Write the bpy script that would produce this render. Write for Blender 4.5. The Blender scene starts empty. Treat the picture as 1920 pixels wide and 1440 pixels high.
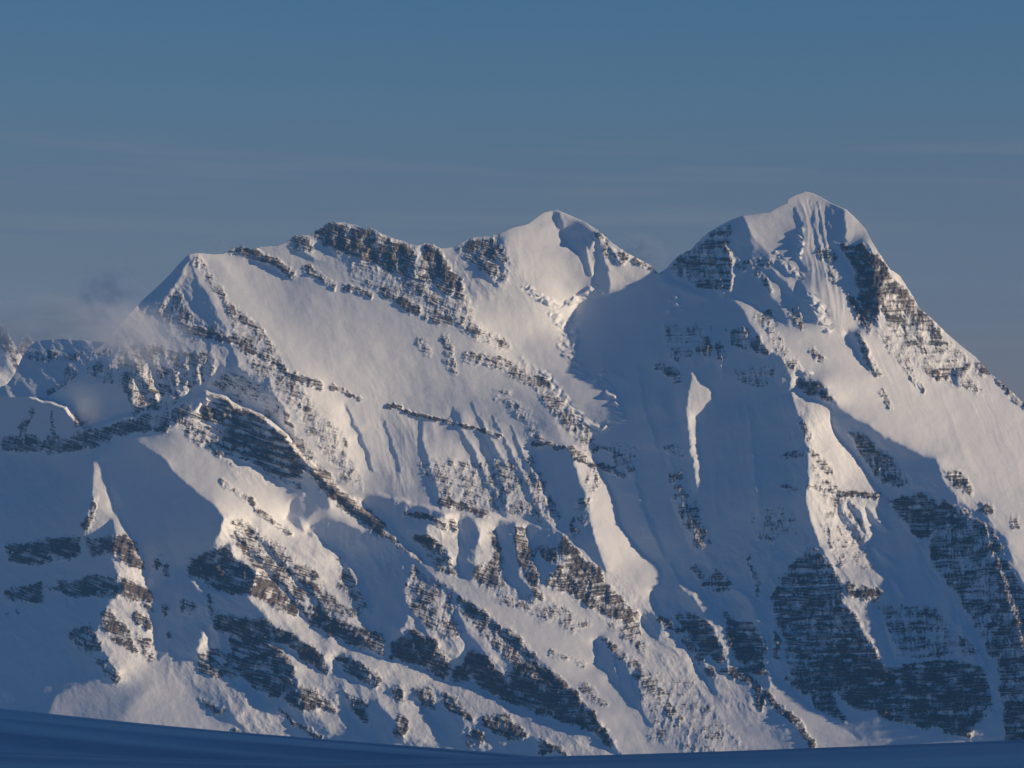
import bpy, math
import numpy as np

# ------------------------------------------------------------------ scale
F = 3840.0                 # focal length in photo pixels (1920 px wide frame)
REF = 8000.0               # metres to the main crest
S = REF / F                # metres per relief unit at the crest
CX, CY = 960.0, 720.0
scene = bpy.context.scene
COL = scene.collection
SUN_AZ, SUN_EL = 69.0, 12.0   # sun is to the right of and behind the camera
LW, LL = 0.004, 0.006

# ------------------------------------------------------------------ noise
def _hash(ix, iy, seed):
    ix = ix.astype(np.int64).astype(np.uint32); iy = iy.astype(np.int64).astype(np.uint32)
    h = ix * np.uint32(374761393) + iy * np.uint32(668265263) + np.uint32((seed * 362437 + 1013904223) & 0xffffffff)
    h = (h ^ (h >> np.uint32(13))) * np.uint32(1274126177)
    h = (h ^ (h >> np.uint32(16))) * np.uint32(2246822519)
    return h ^ (h >> np.uint32(15))

def gnoise(x, y, seed=0):
    """gradient noise, about -1..1"""
    x0 = np.floor(x); y0 = np.floor(y)
    fx = x - x0; fy = y - y0
    wx = fx * fx * fx * (fx * (fx * 6 - 15) + 10); wy = fy * fy * fy * (fy * (fy * 6 - 15) + 10)
    def g(ax, ay):
        a = _hash(x0 + ax, y0 + ay, seed).astype(np.float32) * np.float32(2 * math.pi / 4294967296.0)
        return np.cos(a) * (fx - ax) + np.sin(a) * (fy - ay)
    n = (g(0, 0) * (1 - wx) + g(1, 0) * wx) * (1 - wy) + (g(0, 1) * (1 - wx) + g(1, 1) * wx) * wy
    return n * 1.5

def fbm(x, y, oct=4, seed=0, gain=0.5):
    s = 0; a = 1.0; t = 0
    for i in range(oct):
        s = s + a * gnoise(x * 2 ** i, y * 2 ** i, seed + 17 * i); t += a; a *= gain
    return s / t * 1.3

def ridged(x, y, oct=3, seed=0):
    s = 0; a = 1.0; t = 0
    for i in range(oct):
        s = s + a * (1 - 2 * np.abs(gnoise(x * 2 ** i, y * 2 ** i, seed + 31 * i))); t += a; a *= 0.5
    return s / t

def sstep(a, b, x):
    t = np.clip((x - a) / (b - a), 0, 1)
    return t * t * (3 - 2 * t)

def box_blur(a, r):
    if r < 1: return a
    for ax in (0, 1):
        p = np.pad(a, [(r + 1, r) if k == ax else (0, 0) for k in (0, 1)], mode='edge')
        c = np.cumsum(p, axis=ax, dtype=np.float64)
        n = a.shape[ax]
        a = (np.take(c, np.arange(2 * r + 1, 2 * r + 1 + n), axis=ax) - np.take(c, np.arange(0, n), axis=ax)) / (2 * r + 1)
    return a

# ------------------------------------------------------------------ relief solver
class Relief:
    """Depth field of a mountain face.  Slopes are given per area of the face (gx: falls away to the right,
    gz: falls away upwards), then integrated into one continuous surface."""
    def __init__(s, u0, u1, v0, v1, st=2.0, gx=0.0, gz=0.9):
        s.u0, s.v0, s.st = u0, v0, st
        s.nu = int((u1 - u0) / st) + 1; s.nv = int((v1 - v0) / st) + 1
        s.U, s.V = np.meshgrid(u0 + st * np.arange(s.nu), v0 + st * np.arange(s.nv))
        s.PU = s.U + 4.5 * fbm(s.U / 30, s.V / 30, 3, 211) + 1.5 * gnoise(s.U / 7, s.V / 7, 212); s.PV = s.V + 4.5 * fbm(s.U / 30, s.V / 30, 3, 213) + 1.5 * gnoise(s.U / 7, s.V / 7, 214)
        s.gx = np.full(s.U.shape, float(gx)); s.crag = np.zeros(s.U.shape); s.bed = np.zeros(s.U.shape); s.gz = np.full(s.U.shape, float(gz)); s.w = np.ones(s.U.shape)
        s.rock = np.zeros(s.U.shape); s.flute = np.zeros(s.U.shape); s.fang = np.zeros(s.U.shape); s.serac = np.zeros(s.U.shape)
    def poly(s, pts):
        p = np.array(pts, float)
        a = max(0, int((p[:, 0].min() - s.u0) / s.st) - 5); b = min(s.nu, int((p[:, 0].max() - s.u0) / s.st) + 7)
        c = max(0, int((p[:, 1].min() - s.v0) / s.st) - 5); d = min(s.nv, int((p[:, 1].max() - s.v0) / s.st) + 7)
        m = np.zeros(s.U.shape, bool)
        if a >= b or c >= d: return m.astype(float)
        x = s.PU[c:d, a:b]; y = s.PV[c:d, a:b]; mm = np.zeros(x.shape, bool)
        x1, y1 = p[-1]
        for x2, y2 in p:
            if y1 != y2:
                mm ^= ((y1 > y) != (y2 > y)) & (x < (x2 - x1) * (y - y1) / (y2 - y1) + x1)
            x1, y1 = x2, y2
        m[c:d, a:b] = mm
        return m.astype(float)
    def strip(s, pts, w):
        """distance mask of a polyline plus the signed side (right of travel > 0) and the local tangent"""
        s.arc = np.zeros(s.U.shape); Lt = sum(math.hypot(q[0] - p[0], q[1] - p[1]) for p, q in zip(pts[:-1], pts[1:])); La = 0.0
        best = np.full(s.U.shape, 1e9); side = np.zeros(s.U.shape); tx = np.zeros(s.U.shape); ty = np.ones(s.U.shape)
        for (x1, y1), (x2, y2) in zip(pts[:-1], pts[1:]):
            a = max(0, int((min(x1, x2) - w - s.u0) / s.st) - 1); b = min(s.nu, int((max(x1, x2) + w - s.u0) / s.st) + 3)
            c = max(0, int((min(y1, y2) - w - s.v0) / s.st) - 1); d = min(s.nv, int((max(y1, y2) + w - s.v0) / s.st) + 3)
            L = math.hypot(x2 - x1, y2 - y1)
            if a >= b or c >= d:
                La += L; continue
            x = s.PU[c:d, a:b] - x1; y = s.PV[c:d, a:b] - y1; ex, ey = (x2 - x1) / L, (y2 - y1) / L
            t = np.clip(x * ex + y * ey, 0, L)
            dd = np.hypot(x - t * ex, y - t * ey); sd = x * ey - y * ex
            bb = best[c:d, a:b]; k = dd < bb; 
            bb[k] = dd[k]; side[c:d, a:b][k] = sd[k]; tx[c:d, a:b][k] = ex; ty[c:d, a:b][k] = ey; s.arc[c:d, a:b][k] = ((La + t) / Lt)[k]; La += L
        return best, side, tx, ty
    def paint(s, m, gx, gz, w=3.0):
        s.gx = s.gx * (1 - m) + gx * m; s.gz = s.gz * (1 - m) + gz * m; s.w = s.w * (1 - m) + w * m
    def area(s, gx, gz, pts, w=3.0, blur=1):
        s.paint(box_blur(s.poly(pts), blur), gx, gz, w)
    def ridge(s, pts, wl, wr, gl, gr, w=5.0):
        """a rib running down pts: its left flank turns left (gl), its right flank right (gr)"""
        d, side, tx, ty = s.strip(pts, max(wl, wr) + 4)
        # travel is downwards: side > 0 is the right-hand flank in the picture
        tp = 0.30 + 0.70 * sstep(0, 0.4, s.arc) * sstep(1.25, 0.8, s.arc); tp = tp * (1 + 0.35 * gnoise(s.U / 23, s.V / 23, 301))
        mr = ((side > 0) & (d < wr * tp)).astype(float); ml = ((side <= 0) & (d < wl * tp)).astype(float)
        # cross-rib direction (pointing right): (ty, -tx)
        s.paint(ml, gl * ty, 0.9 + gl * tx, w); s.paint(mr, gr * ty, 0.9 + gr * tx, w)
    def jump(s, pts, total, wd=6.0, t0=0.0, t1=0.0, w=0.05):
        """an edge with lower ground out of sight behind it (travel left to right); fades out over t0 / t1 at its ends"""
        d, side, tx, ty = s.strip(pts, wd + 4)
        m = sstep(wd / 2 + 2.5, wd / 2 - 1.5, d)
        p = np.array(pts, float); k = np.ones(s.U.shape)
        if t0: k = k * np.clip(np.hypot(s.U - p[0, 0], s.V - p[0, 1]) / t0, 0, 1)
        if t1: k = k * np.clip(np.hypot(s.U - p[-1, 0], s.V - p[-1, 1]) / t1, 0, 1)
        g = total / wd * k
        s.paint(m, g * ty, 0.9 * (1 - k) + g * tx, w)
    def rocks(s, r, pts, blur=2):
        m = box_blur(s.poly(pts), blur); s.rock = np.maximum(s.rock * (1 - m), 0) + 0 if r == 0 else np.maximum(s.rock, m * r)
    def band(s, r, w, pts):
        d = s.strip(pts, w * 2)[0]
        s.rock = np.maximum(s.rock, r * sstep(w, w * 0.35, d))
    def crags(s, amp, pts, blur=10):
        m = box_blur(s.poly(pts), blur); s.crag = s.crag * (1 - m) + amp * m
    def beds(s, amp, pts, blur=6):
        s.bed = np.maximum(s.bed, amp * box_blur(s.poly(pts), blur))
    def flutes(s, amp, ang, pts, blur=6):
        m = box_blur(s.poly(pts), blur); s.flute = s.flute * (1 - m) + amp * m; s.fang = s.fang * (1 - m) + ang * m
    def _solve(s, G, H, W0, st0, A0=None, T0=None):
        A0 = np.zeros(G.shape) if A0 is None else A0 * st0 ** 2; T0 = A0 if T0 is None else T0
        lev = [(G, H, W0, A0, T0)]
        while min(lev[-1][0].shape) > 24:
            g, h, w, aw, at = lev[-1]
            n, k = g.shape[0] // 2 * 2, g.shape[1] // 2 * 2
            av = lambda a: 0.25 * (a[:n:2, :k:2] + a[1:n:2, :k:2] + a[:n:2, 1:k:2] + a[1:n:2, 1:k:2])
            W = av(w); aa = av(aw); lev.append((av(g * w) / W, av(h * w) / W, W, aa * 4, av(aw * at) / np.maximum(aa, 1e-12)))
        D = None
        for li in range(len(lev) - 1, -1, -1):
            g, h, w, aw, at = lev[li]; st = st0 * 2 ** li
            ny, nx = g.shape
            if D is None:
                D = np.zeros((ny, nx))
            else:
                D = np.repeat(np.repeat(D, 2, 0), 2, 1)
                D = np.pad(D, ((0, max(0, ny - D.shape[0])), (0, max(0, nx - D.shape[1]))), mode='edge')[:ny, :nx]
                D = box_blur(D, 1)
            wx = 0.5 * (w[:, 1:] + w[:, :-1]); wy = 0.5 * (w[1:] + w[:-1])
            ex = 0.5 * (g[:, 1:] * w[:, 1:] + g[:, :-1] * w[:, :-1]) * st          # wanted difference along +u (times weight)
            ey = -0.5 * (h[1:] * w[1:] + h[:-1] * w[:-1]) * st                     # along +v (down)
            den = np.zeros((ny, nx)); rhs = np.zeros((ny, nx))
            den[:, 1:] += wx; den[:, :-1] += wx; den[1:] += wy; den[:-1] += wy
            rhs[:, 1:] += ex; rhs[:, :-1] -= ex; rhs[1:] += ey; rhs[:-1] -= ey
            den += aw; rhs += aw * at
            yy, xx = np.mgrid[0:ny, 0:nx]; red = ((xx + yy) & 1) == 0
            om = 1.85 if li else 1.7
            for it in range(300 if li > 2 else (110 if li else 50)):
                for par in (red, ~red):
                    acc = rhs.copy()
                    acc[:, 1:] += wx * D[:, :-1]; acc[:, :-1] += wx * D[:, 1:]
                    acc[1:] += wy * D[:-1]; acc[:-1] += wy * D[1:]
                    D = np.where(par, D + om * (acc / den - D), D)
            if A0.max() <= 0: D = D - D.mean()
        return D
    def solve(s, rounds=7):
        """integrate the slopes; a slope may drift as long as it keeps facing towards or away from the low sun"""
        a, e = math.radians(SUN_AZ), math.radians(SUN_EL)
        ka, kb, kc = math.sin(a) * math.cos(e), math.cos(a) * math.cos(e), math.sin(e)
        lt = ka * s.gx + kb + kc * s.gz
        P_ = (s.U - CX) / F; Q_ = (CY - s.V) / F
        KA, KC, KB = ka + kb * P_, kc + kb * Q_, kb * (1 + (np.clip(0.9 * (560 - s.V), -1200, 300)) / F)
        lo = np.where(lt < 0.02, -9.0, np.where(lt > 0.75, 0.46, np.maximum(lt - 0.1, np.minimum(lt, 0.12)))); hi = np.where(lt < 0.02, -0.12, np.where(lt > 0.75, 0.78, lt + 0.12))
        def clamp(gx, gz, lo, hi, tz, K):
            gz = np.clip(gz, tz - 0.55, tz + 0.6)
            l = K[0] * gx + K[1] + K[2] * gz
            d = np.clip(l, lo, hi) - l
            return gx + d / K[0], gz
        c2 = lambda q: 0.25 * (q[:-1:2, :-1:2] + q[1::2, :-1:2] + q[:-1:2, 1::2] + q[1::2, 1::2])
        ev = lambda q: q[:q.shape[0] // 2 * 2, :q.shape[1] // 2 * 2]
        up = lambda q: np.pad(np.repeat(np.repeat(q, 2, 0), 2, 1), ((0, s.nv % 2), (0, s.nu % 2)), mode='edge')
        def refine(st, GX, GZ, W0, lo, hi, lt, cr, K0, K1, K2, g, h, A, T, n, off):
            fixed = np.abs(GX) + np.abs(GZ) > 5
            shade = lt < 0.06; lit = lt > 0.2; ok = ~fixed; W = W0
            if s.vc is not None:
                us = s.u0 + st * (np.arange(g.shape[1]) + off); vs = s.v0 + st * (np.arange(g.shape[0]) + off)
                ok &= (vs[:, None] > np.interp(us, *s.vc)[None] + 2) & (vs[:, None] < 1420) & (us[None] > -20) & (us[None] < 1940)
            for r in range(n):
                D = s._solve(g, h, W, st, A, T)
                ax = np.gradient(D, st, axis=1); az = -np.gradient(D, st, axis=0)
                hi2 = hi; bad = np.zeros(g.shape, bool)
                if s.vc is not None:
                    m = s.shade_depth(D, st, ka, kb, kc, off); l = K0 * ax + K1 + K2 * az
                    hi2 = np.where(shade & (m > 6), 9.0, hi)      # ground in a cast shadow may face any way
                    bad = shade & (m <= 6) & (l > -0.05)
                    want = lit & ok & (m > -1); lose = shade & ok & (m < 6 + 6 * cr) & (m > -15) & (l > -0.05)
                    A = A * 0.3 + np.where(want, LW, np.where(lose, LL, 0.0))
                    T = np.where(want, D - np.clip(m, -1, 40) - 2.5, np.where(lose, D + np.clip(9 + 6 * cr - m, 0, 25), D))
                    W = np.where(bad, 3.0, 1.0) * W0
                nx_, nz_ = clamp(ax, az, lo, hi2, GZ, (K0, K1, K2))
                nx_ = np.where(bad, np.minimum(nx_, GX), nx_)
                g = np.where(fixed, GX, nx_); h = np.where(fixed, GZ, nz_)
            return g, h, W, A, T
        half = [c2(ev(q)) for q in (s.gx, s.gz, s.w, lo, hi, lt, s.crag, KA, KB, KC)]
        z = np.zeros(half[0].shape)
        g, h, W, A, T = refine(s.st * 2, *half, half[0], half[1], z, z, rounds, 0.25)
        g, h, W, A, T = refine(s.st, s.gx, s.gz, s.w, lo, hi, lt, s.crag, KA, KB, KC, box_blur(up(g), 1), box_blur(up(h), 1), up(A), up(T), 3 if s.vc is not None else 1, 0.0)
        s.D = s._solve(g, h, W, s.st, A, T)
        return s.D
    vc = None
    def shade_depth(s, D, st, ka, kb, kc, off=0.0):
        """how far each spot lies behind the shadow line cast by the ground towards the sun (> 0: in shadow)"""
        ny, nx = D.shape; u = (s.u0 + st * (np.arange(nx) + off))[None].astype(np.float32); v = (s.v0 + st * (np.arange(ny) + off))[:, None].astype(np.float32)
        S_ = np.where(v < np.interp(u[0], s.vc[0], s.vc[1])[None], 1e6, D).astype(np.float32).ravel()
        Y = (REF / S + 60 + D).astype(np.float32); X = (u - CX) / F * Y; Z = (CY - v) / F * Y
        out = np.full(D.shape, -1e3, np.float32); t = 14.0
        while t < 1000:
            y = Y - t * kb; f = F / y
            i = ((CX + f * (X + t * ka) - u[0, 0]) / st + 0.5).astype(np.int32); jf = (CY - f * (Z + t * kc) - v[0, 0]) / st
            j = jf.astype(np.int32); fr = jf - j
            ok = (i < nx) & (i >= 0) & (jf >= 0) & (j < ny - 1)
            k = np.where(ok, j * nx + i, 0)
            q = S_[k] * (1 - fr) + S_[np.minimum(k + nx, S_.size - 1)] * fr
            np.maximum(out, np.where(ok, y - REF / S - 60 - q, -1e3), out=out)
            t = t + max(2.0, t * 0.035)
        return out

    def sample(s, a, u, v):
        x = np.clip((u - s.u0) / s.st, 0, s.nu - 1.001); y = np.clip((v - s.v0) / s.st, 0, s.nv - 1.001)
        i = x.astype(int); j = y.astype(int); fx = x - i; fy = y - j
        return (a[j, i] * (1 - fx) + a[j, i + 1] * fx) * (1 - fy) + (a[j + 1, i] * (1 - fx) + a[j + 1, i + 1] * fx) * fy

def unproject(u, v, Y):
    return np.stack([(u - CX) / F * Y, Y, (CY - v) / F * Y], -1)

def set_kind(o, kind=None, label=None, cat=None, group=None):
    if kind: o['kind'] = kind
    if label: o['label'] = label
    if cat: o['category'] = cat
    if group: o['group'] = group
    return o

def grid_mesh(name, P, mat, rock=None, tone=None, keep=None, smooth=True):
    ny, nx, _ = P.shape
    idx = np.arange(ny * nx).reshape(ny, nx)
    q = np.stack([idx[:-1, :-1], idx[1:, :-1], idx[1:, 1:], idx[:-1, 1:]], -1).reshape(-1, 4)
    if keep is not None:
        q = q[keep.reshape(-1)]
    used, inv = np.unique(q, return_inverse=True)
    q = inv.reshape(-1, 4)
    co = P.reshape(-1, 3)[used]
    me = bpy.data.meshes.new(name)
    me.vertices.add(len(co)); me.vertices.foreach_set('co', co.astype(np.float32).ravel())
    me.loops.add(q.size); me.loops.foreach_set('vertex_index', q.astype(np.int32).ravel())
    me.polygons.add(len(q)); me.polygons.foreach_set('loop_start', np.arange(0, q.size, 4, dtype=np.int32))
    me.polygons.foreach_set('loop_total', np.full(len(q), 4, np.int32))
    me.polygons.foreach_set('use_smooth', np.full(len(q), smooth, bool))
    for nm, a in (('rock', rock), ('tone', tone)):
        if a is not None:
            at = me.attributes.new(nm, 'FLOAT', 'POINT'); at.data.foreach_set('value', a.reshape(-1)[used].astype(np.float32))
    me.update(); me.validate()
    o = bpy.data.objects.new(name, me); COL.objects.link(o)
    me.materials.append(mat)
    return o

# ------------------------------------------------------------------ materials
def nodes_of(name):
    m = bpy.data.materials.new(name); m.use_nodes = True
    nt = m.node_tree; nt.nodes.clear()
    return m, nt, nt.nodes, nt.links

def mountain_material():
    m, nt, N, L = nodes_of('snow_and_rock')
    out = N.new('ShaderNodeOutputMaterial'); b = N.new('ShaderNodeBsdfPrincipled')
    L.new(b.outputs[0], out.inputs[0])
    ar = N.new('ShaderNodeAttribute'); ar.attribute_name = 'rock'
    at = N.new('ShaderNodeAttribute'); at.attribute_name = 'tone'
    geo = N.new('ShaderNodeNewGeometry')
    n1 = N.new('ShaderNodeTexNoise'); n1.inputs['Scale'].default_value = 0.16; n1.inputs['Detail'].default_value = 3
    L.new(geo.outputs['Position'], n1.inputs['Vector'])
    add = N.new('ShaderNodeMath'); add.operation = 'MULTIPLY_ADD'; add.inputs[1].default_value = 0.6; 
    L.new(n1.outputs['Fac'], add.inputs[0]); L.new(ar.outputs['Fac'], add.inputs[2])
    mr = N.new('ShaderNodeMapRange'); mr.interpolation_type = 'LINEAR'
    mr.inputs['From Min'].default_value = 0.36; mr.inputs['From Max'].default_value = 1.12
    L.new(add.outputs[0], mr.inputs['Value'])
    rr = N.new('ShaderNodeValToRGB')
    e = rr.color_ramp.elements
    e[0].position = 0.2; e[0].color = (0.112, 0.100, 0.096, 1); e[1].position = 0.85; e[1].color = (0.175, 0.130, 0.105, 1)
    L.new(at.outputs['Fac'], rr.inputs['Fac'])
    sc = N.new('ShaderNodeRGB'); sc.outputs[0].default_value = (0.84, 0.86, 0.90, 1)
    mix = N.new('ShaderNodeMix'); mix.data_type = 'RGBA'
    L.new(mr.outputs[0], mix.inputs['Factor']); L.new(sc.outputs[0], mix.inputs['A']); L.new(rr.outputs[0], mix.inputs['B'])
    L.new(mix.outputs['Result'], b.inputs['Base Color'])
    b.inputs['Roughness'].default_value = 0.85; b.inputs['Specular IOR Level'].default_value = 0.15
    n2 = N.new('ShaderNodeTexNoise'); n2.inputs['Scale'].default_value = 0.09; n2.inputs['Detail'].default_value = 5; n2.inputs['Roughness'].default_value = 0.65
    L.new(geo.outputs['Position'], n2.inputs['Vector'])
    bs = N.new('ShaderNodeMath'); bs.operation = 'MULTIPLY_ADD'; bs.inputs[1].default_value = 0.75; bs.inputs[2].default_value = 0.09
    L.new(mr.outputs[0], bs.inputs[0])
    bp = N.new('ShaderNodeBump'); bp.inputs['Distance'].default_value = 6.0
    L.new(n2.outputs['Fac'], bp.inputs['Height']); L.new(bs.outputs[0], bp.inputs['Strength'])
    L.new(bp.outputs[0], b.inputs['Normal'])
    return m

def snow_material():
    m, nt, N, L = nodes_of('snow_light_bands')
    out = N.new('ShaderNodeOutputMaterial'); b = N.new('ShaderNodeBsdfPrincipled')
    L.new(b.outputs[0], out.inputs[0])
    b.inputs['Base Color'].default_value = (0.82, 0.86, 0.91, 1); b.inputs['Roughness'].default_value = 0.7
    b.inputs['Specular IOR Level'].default_value = 0.15
    geo = N.new('ShaderNodeNewGeometry')
    mp = N.new('ShaderNodeMapping'); mp.inputs['Scale'].default_value = (0.05, 0.4, 0.2)
    L.new(geo.outputs['Position'], mp.inputs['Vector'])
    n2 = N.new('ShaderNodeTexNoise'); n2.inputs['Scale'].default_value = 1.0; n2.inputs['Detail'].default_value = 6
    L.new(mp.outputs[0], n2.inputs['Vector'])
    m2 = N.new('ShaderNodeMapping'); m2.inputs['Scale'].default_value = (0.005, 0.021, 0.02); m2.inputs['Rotation'].default_value = (0, 0, 0.12)
    L.new(geo.outputs['Position'], m2.inputs['Vector'])
    n3 = N.new('ShaderNodeTexNoise'); n3.inputs['Scale'].default_value = 1.0; n3.inputs['Detail'].default_value = 2; n3.inputs['Roughness'].default_value = 0.55
    L.new(m2.outputs[0], n3.inputs['Vector'])
    cr = N.new('ShaderNodeValToRGB'); L.new(n3.outputs['Fac'], cr.inputs['Fac'])  # pale and dark bands stand in for soft sky light on the swells
    cr.color_ramp.elements[0].position = 0.40; cr.color_ramp.elements[0].color = (0.46, 0.55, 0.66, 1)
    cr.color_ramp.elements[1].position = 0.60; cr.color_ramp.elements[1].color = (0.95, 0.93, 0.93, 1)
    L.new(cr.outputs[0], b.inputs['Base Color'])
    bp = N.new('ShaderNodeBump'); bp.inputs['Distance'].default_value = 0.5; bp.inputs['Strength'].default_value = 0.4
    L.new(n2.outputs['Fac'], bp.inputs['Height']); L.new(bp.outputs[0], b.inputs['Normal'])
    return m

MAT = mountain_material(); SNOW = snow_material()

# ------------------------------------------------------------------ sheet builder
def dress(R, u, v, D, dipf, seed=0, k=1.0, rough=1.0):
    """adds ledges, flutes, ribs of rock and wind-worked snow to the solved face"""
    wu = u + 7 * fbm(u / 45, v / 45, 3, seed + 1) + 2.2 * gnoise(u / 7, v / 7, seed + 2)
    wv = v + 6 * fbm(u / 40, v / 40, 3, seed + 3) + 2.2 * gnoise(u / 7, v / 7, seed + 4)
    r = R.sample(R.rock, wu, wv)
    r = r * (0.70 + 0.42 * sstep(-0.45, 0.35, fbm(u / 30, v / 22, 3, seed + 40)))
    fl = R.sample(R.flute, u, v); fa = -R.sample(R.fang, u, v); se = R.sample(R.serac, u, v)
    sv = v - dipf(u) * (u - 960) + 5 * fbm(u / 120, v / 60, 2, seed + 5)        # bedding coordinate
    ua = u + 8 * fbm(u / 70, v / 70, 2, seed + 31)
    def along(fn):
        out = 0; ws = 0
        for k_, an in enumerate((0.12, 0.42, 0.72)):
            w_ = np.clip(1 - np.abs(fa - an) / 0.30, 0, 1) if k_ else np.clip((0.42 - fa) / 0.30, 0, 1)
            if k_ == 2: w_ = np.clip((fa - 0.42) / 0.30, 0, 1)
            if w_.max() <= 0: continue
            out = out + w_ * fn(ua * math.cos(an) - v * math.sin(an), ua * math.sin(an) + v * math.cos(an)); ws = ws + w_
        return out / np.maximum(ws, 1e-6)
    # rock / snow pattern: ledges along the bedding, broken by chutes
    su = u + 5 * gnoise(u / 14, v / 14, seed + 30)
    led = gnoise(u / 150 + 0.02 * v, sv / 8.0, seed + 6) * 0.75 + gnoise(u / 75, sv / 3.6, seed + 7) * 0.7 + gnoise(u / 40, sv / 15, seed + 26) * 0.35
    bd_ = R.sample(R.bed, u, v)
    led = led * (1 - 0.3 * bd_) + bd_ * 1.1 * np.sin(sv * 2 * math.pi / 14.5 + 2.4 * fbm(u / 80, sv / 40, 2, seed + 48))
    ch = ridged(su / 16 + sv / 80, v / 60, 3, seed + 8)
    fine = gnoise(u / 3.6, v / 2.2, seed + 9) * 0.7 + gnoise(u / 1.8, v / 1.8, seed + 10) * 0.4
    pch = fbm(u / 19, v / 15, 3, seed + 27)
    run = along(lambda ax, ay: fbm(ax / 5.5, ay / 38, 3, seed + 49)); rw = np.clip(1 - np.abs(r - 0.5) / 0.3, 0, 1)      # rock showing in streaks down the slope
    tex = 0.36 * led * (0.35 + 0.65 * sstep(0.42, 0.75, r)) + 0.34 * ch + (0.19 + 0.16 * rw) * fine + 0.34 * pch + rw * 0.46 * run
    pat = np.where(r > 0.02, r * 1.12 - 0.60 + tex, -1)
    rk = sstep(-0.16, 0.34, pat)
    thin = gnoise(u / 46, sv / 2.6, seed + 43) * 0.75 + gnoise(u / 19, sv / 1.9, seed + 44) * 0.45 + 0.55 * ridged(su / 9 + sv / 50, v / 34, 2, seed + 47) - 0.1 + 0.3 * fbm(u / 30, v / 20, 2, seed + 45)
    rk = rk * (1 - np.clip(1.30 - r, 0.12, 0.62) * sstep(-0.15, 0.6, thin + 0.35 * pch))
    tone = np.clip(0.30 + 0.5 * fbm(u / 26, sv / 12, 3, seed + 11) + 0.4 * gnoise(u / 90, v / 50, seed + 12), 0, 1)
    # relief
    big = fbm(u / 150, v / 120, 4, seed + 13) * 2.4
    med = fbm(u / 42, v / 36, 5, seed + 14, 0.55) * 1.5
    mod = sstep(-0.45, 0.75, fbm(u / 110, v / 150, 3, seed + 32)); mod2 = sstep(-0.2, 0.6, fbm(u / 60, v / 110, 2, seed + 33))
    snow_f = along(lambda ax, ay: ridged(ax / 21, ay / 230, 2, seed + 15) * 1.9 * mod + ridged(ax / 46, ay / 330, 1, seed + 34) * 1.5)
    snow_f2 = along(lambda ax, ay: fbm(ax / 8, ay / 80, 3, seed + 16)) * mod2
    D = D + k * (big + med * rough * (0.5 + 0.8 * np.clip(R.sample(R.crag, u, v) + r, 0, 1)))
    D = D - k * fl * (snow_f + snow_f2 * 0.8)
    rl = np.clip(r, 0, 1)
    crag = ridged(u / 24 + v / 90, v / 52, 4, seed + 18)
    D = D - k * rl * (crag * 4.6 + fbm(u / 9, v / 9, 3, seed + 19) * 2.4 + led * 2.6 + ch * 1.6)
    D = D - k * rk * 1.1
    cg = R.sample(R.crag, u, v)
    cm = sstep(-0.5, 0.5, fbm(u / 80, v / 80, 2, seed + 46))
    D = D - k * cg * (ridged(u / 58 - v / 95, v / 80 + u / 300, 4, seed + 41) * 4.6 + cm * ridged(u / 19 - v / 50, v / 26 + u / 60, 3, seed + 42) * 1.0)
    if se.max() > 0:
        bx = u + 5 * gnoise(u / 15, v / 15, 5); by = v + 5 * gnoise(u / 15, v / 15, 6)
        bl = np.abs(gnoise(bx / 34, by / 15, seed + 20)) * 1.3 + 0.4 * np.abs(gnoise(bx / 15, by / 8, seed + 21))
        D = D - k * se * (bl * 8 - 2)
    return D, rk, tone

def build(R, crest, vbot, nx, ny, D0, dipf, seed, k=1.0, jag=1.0, back=(90, 70), rough=1.0):
    cu = np.array([p[0] for p in crest], float); cv = np.array([p[1] for p in crest], float)
    us = np.linspace(R.u0, R.u0 + R.st * (R.nu - 1), nx)
    vc = np.interp(us, cu, cv)
    rc = R.sample(R.rock, us, vc + 8)
    vc = vc + jag * (0.5 + 3.2 * rc) * (gnoise(us / 6, us * 0, seed + 50) * 0.8 + gnoise(us / 2.4, us * 0, seed + 51) * 0.5)
    t = np.linspace(0, 1, ny)
    t = 0.93 * t + 0.07 * t ** 2
    U = np.repeat(us[None], ny, 0); V = vc[None] + t[:, None] * (vbot - vc)[None]
    D = R.sample(R.D, U, V)
    D, rk, tone = dress(R, U, V, D, dipf, seed, k, rough)
    Y = REF + (D + D0) * S
    P = unproject(U, V, Y)
    # the far side of the crest falls away behind
    nb = 14
    B = []
    for i in range(nb, 0, -1):
        h = (i ** 1.3)
        Q = P[0].copy(); sc_ = Q[:, 1] / REF
        y = Q[:, 1] + back[0] * h * 0.35; z = Q[:, 2] - back[1] * h * 0.35
        y = y + 6 * i * gnoise(us / 60, us * 0 + i * 0.6, seed + 60)
        Q[:, 0] = Q[:, 0] + 3 * i * gnoise(us / 40, us * 0 + i * 0.5, seed + 61); Q[:, 1] = y; Q[:, 2] = z
        B.append(Q)
    P = np.concatenate([np.stack(B), P], 0)
    rk = np.concatenate([np.repeat(rk[:1] * 0.4, nb, 0), rk], 0); tone = np.concatenate([np.repeat(tone[:1], nb, 0), tone], 0)
    Vv = np.concatenate([np.repeat(V[:1] - 1, nb, 0), V], 0); Uu = np.concatenate([np.repeat(U[:1], nb, 0), U], 0)
    return P, rk, tone, Uu, Vv

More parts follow.
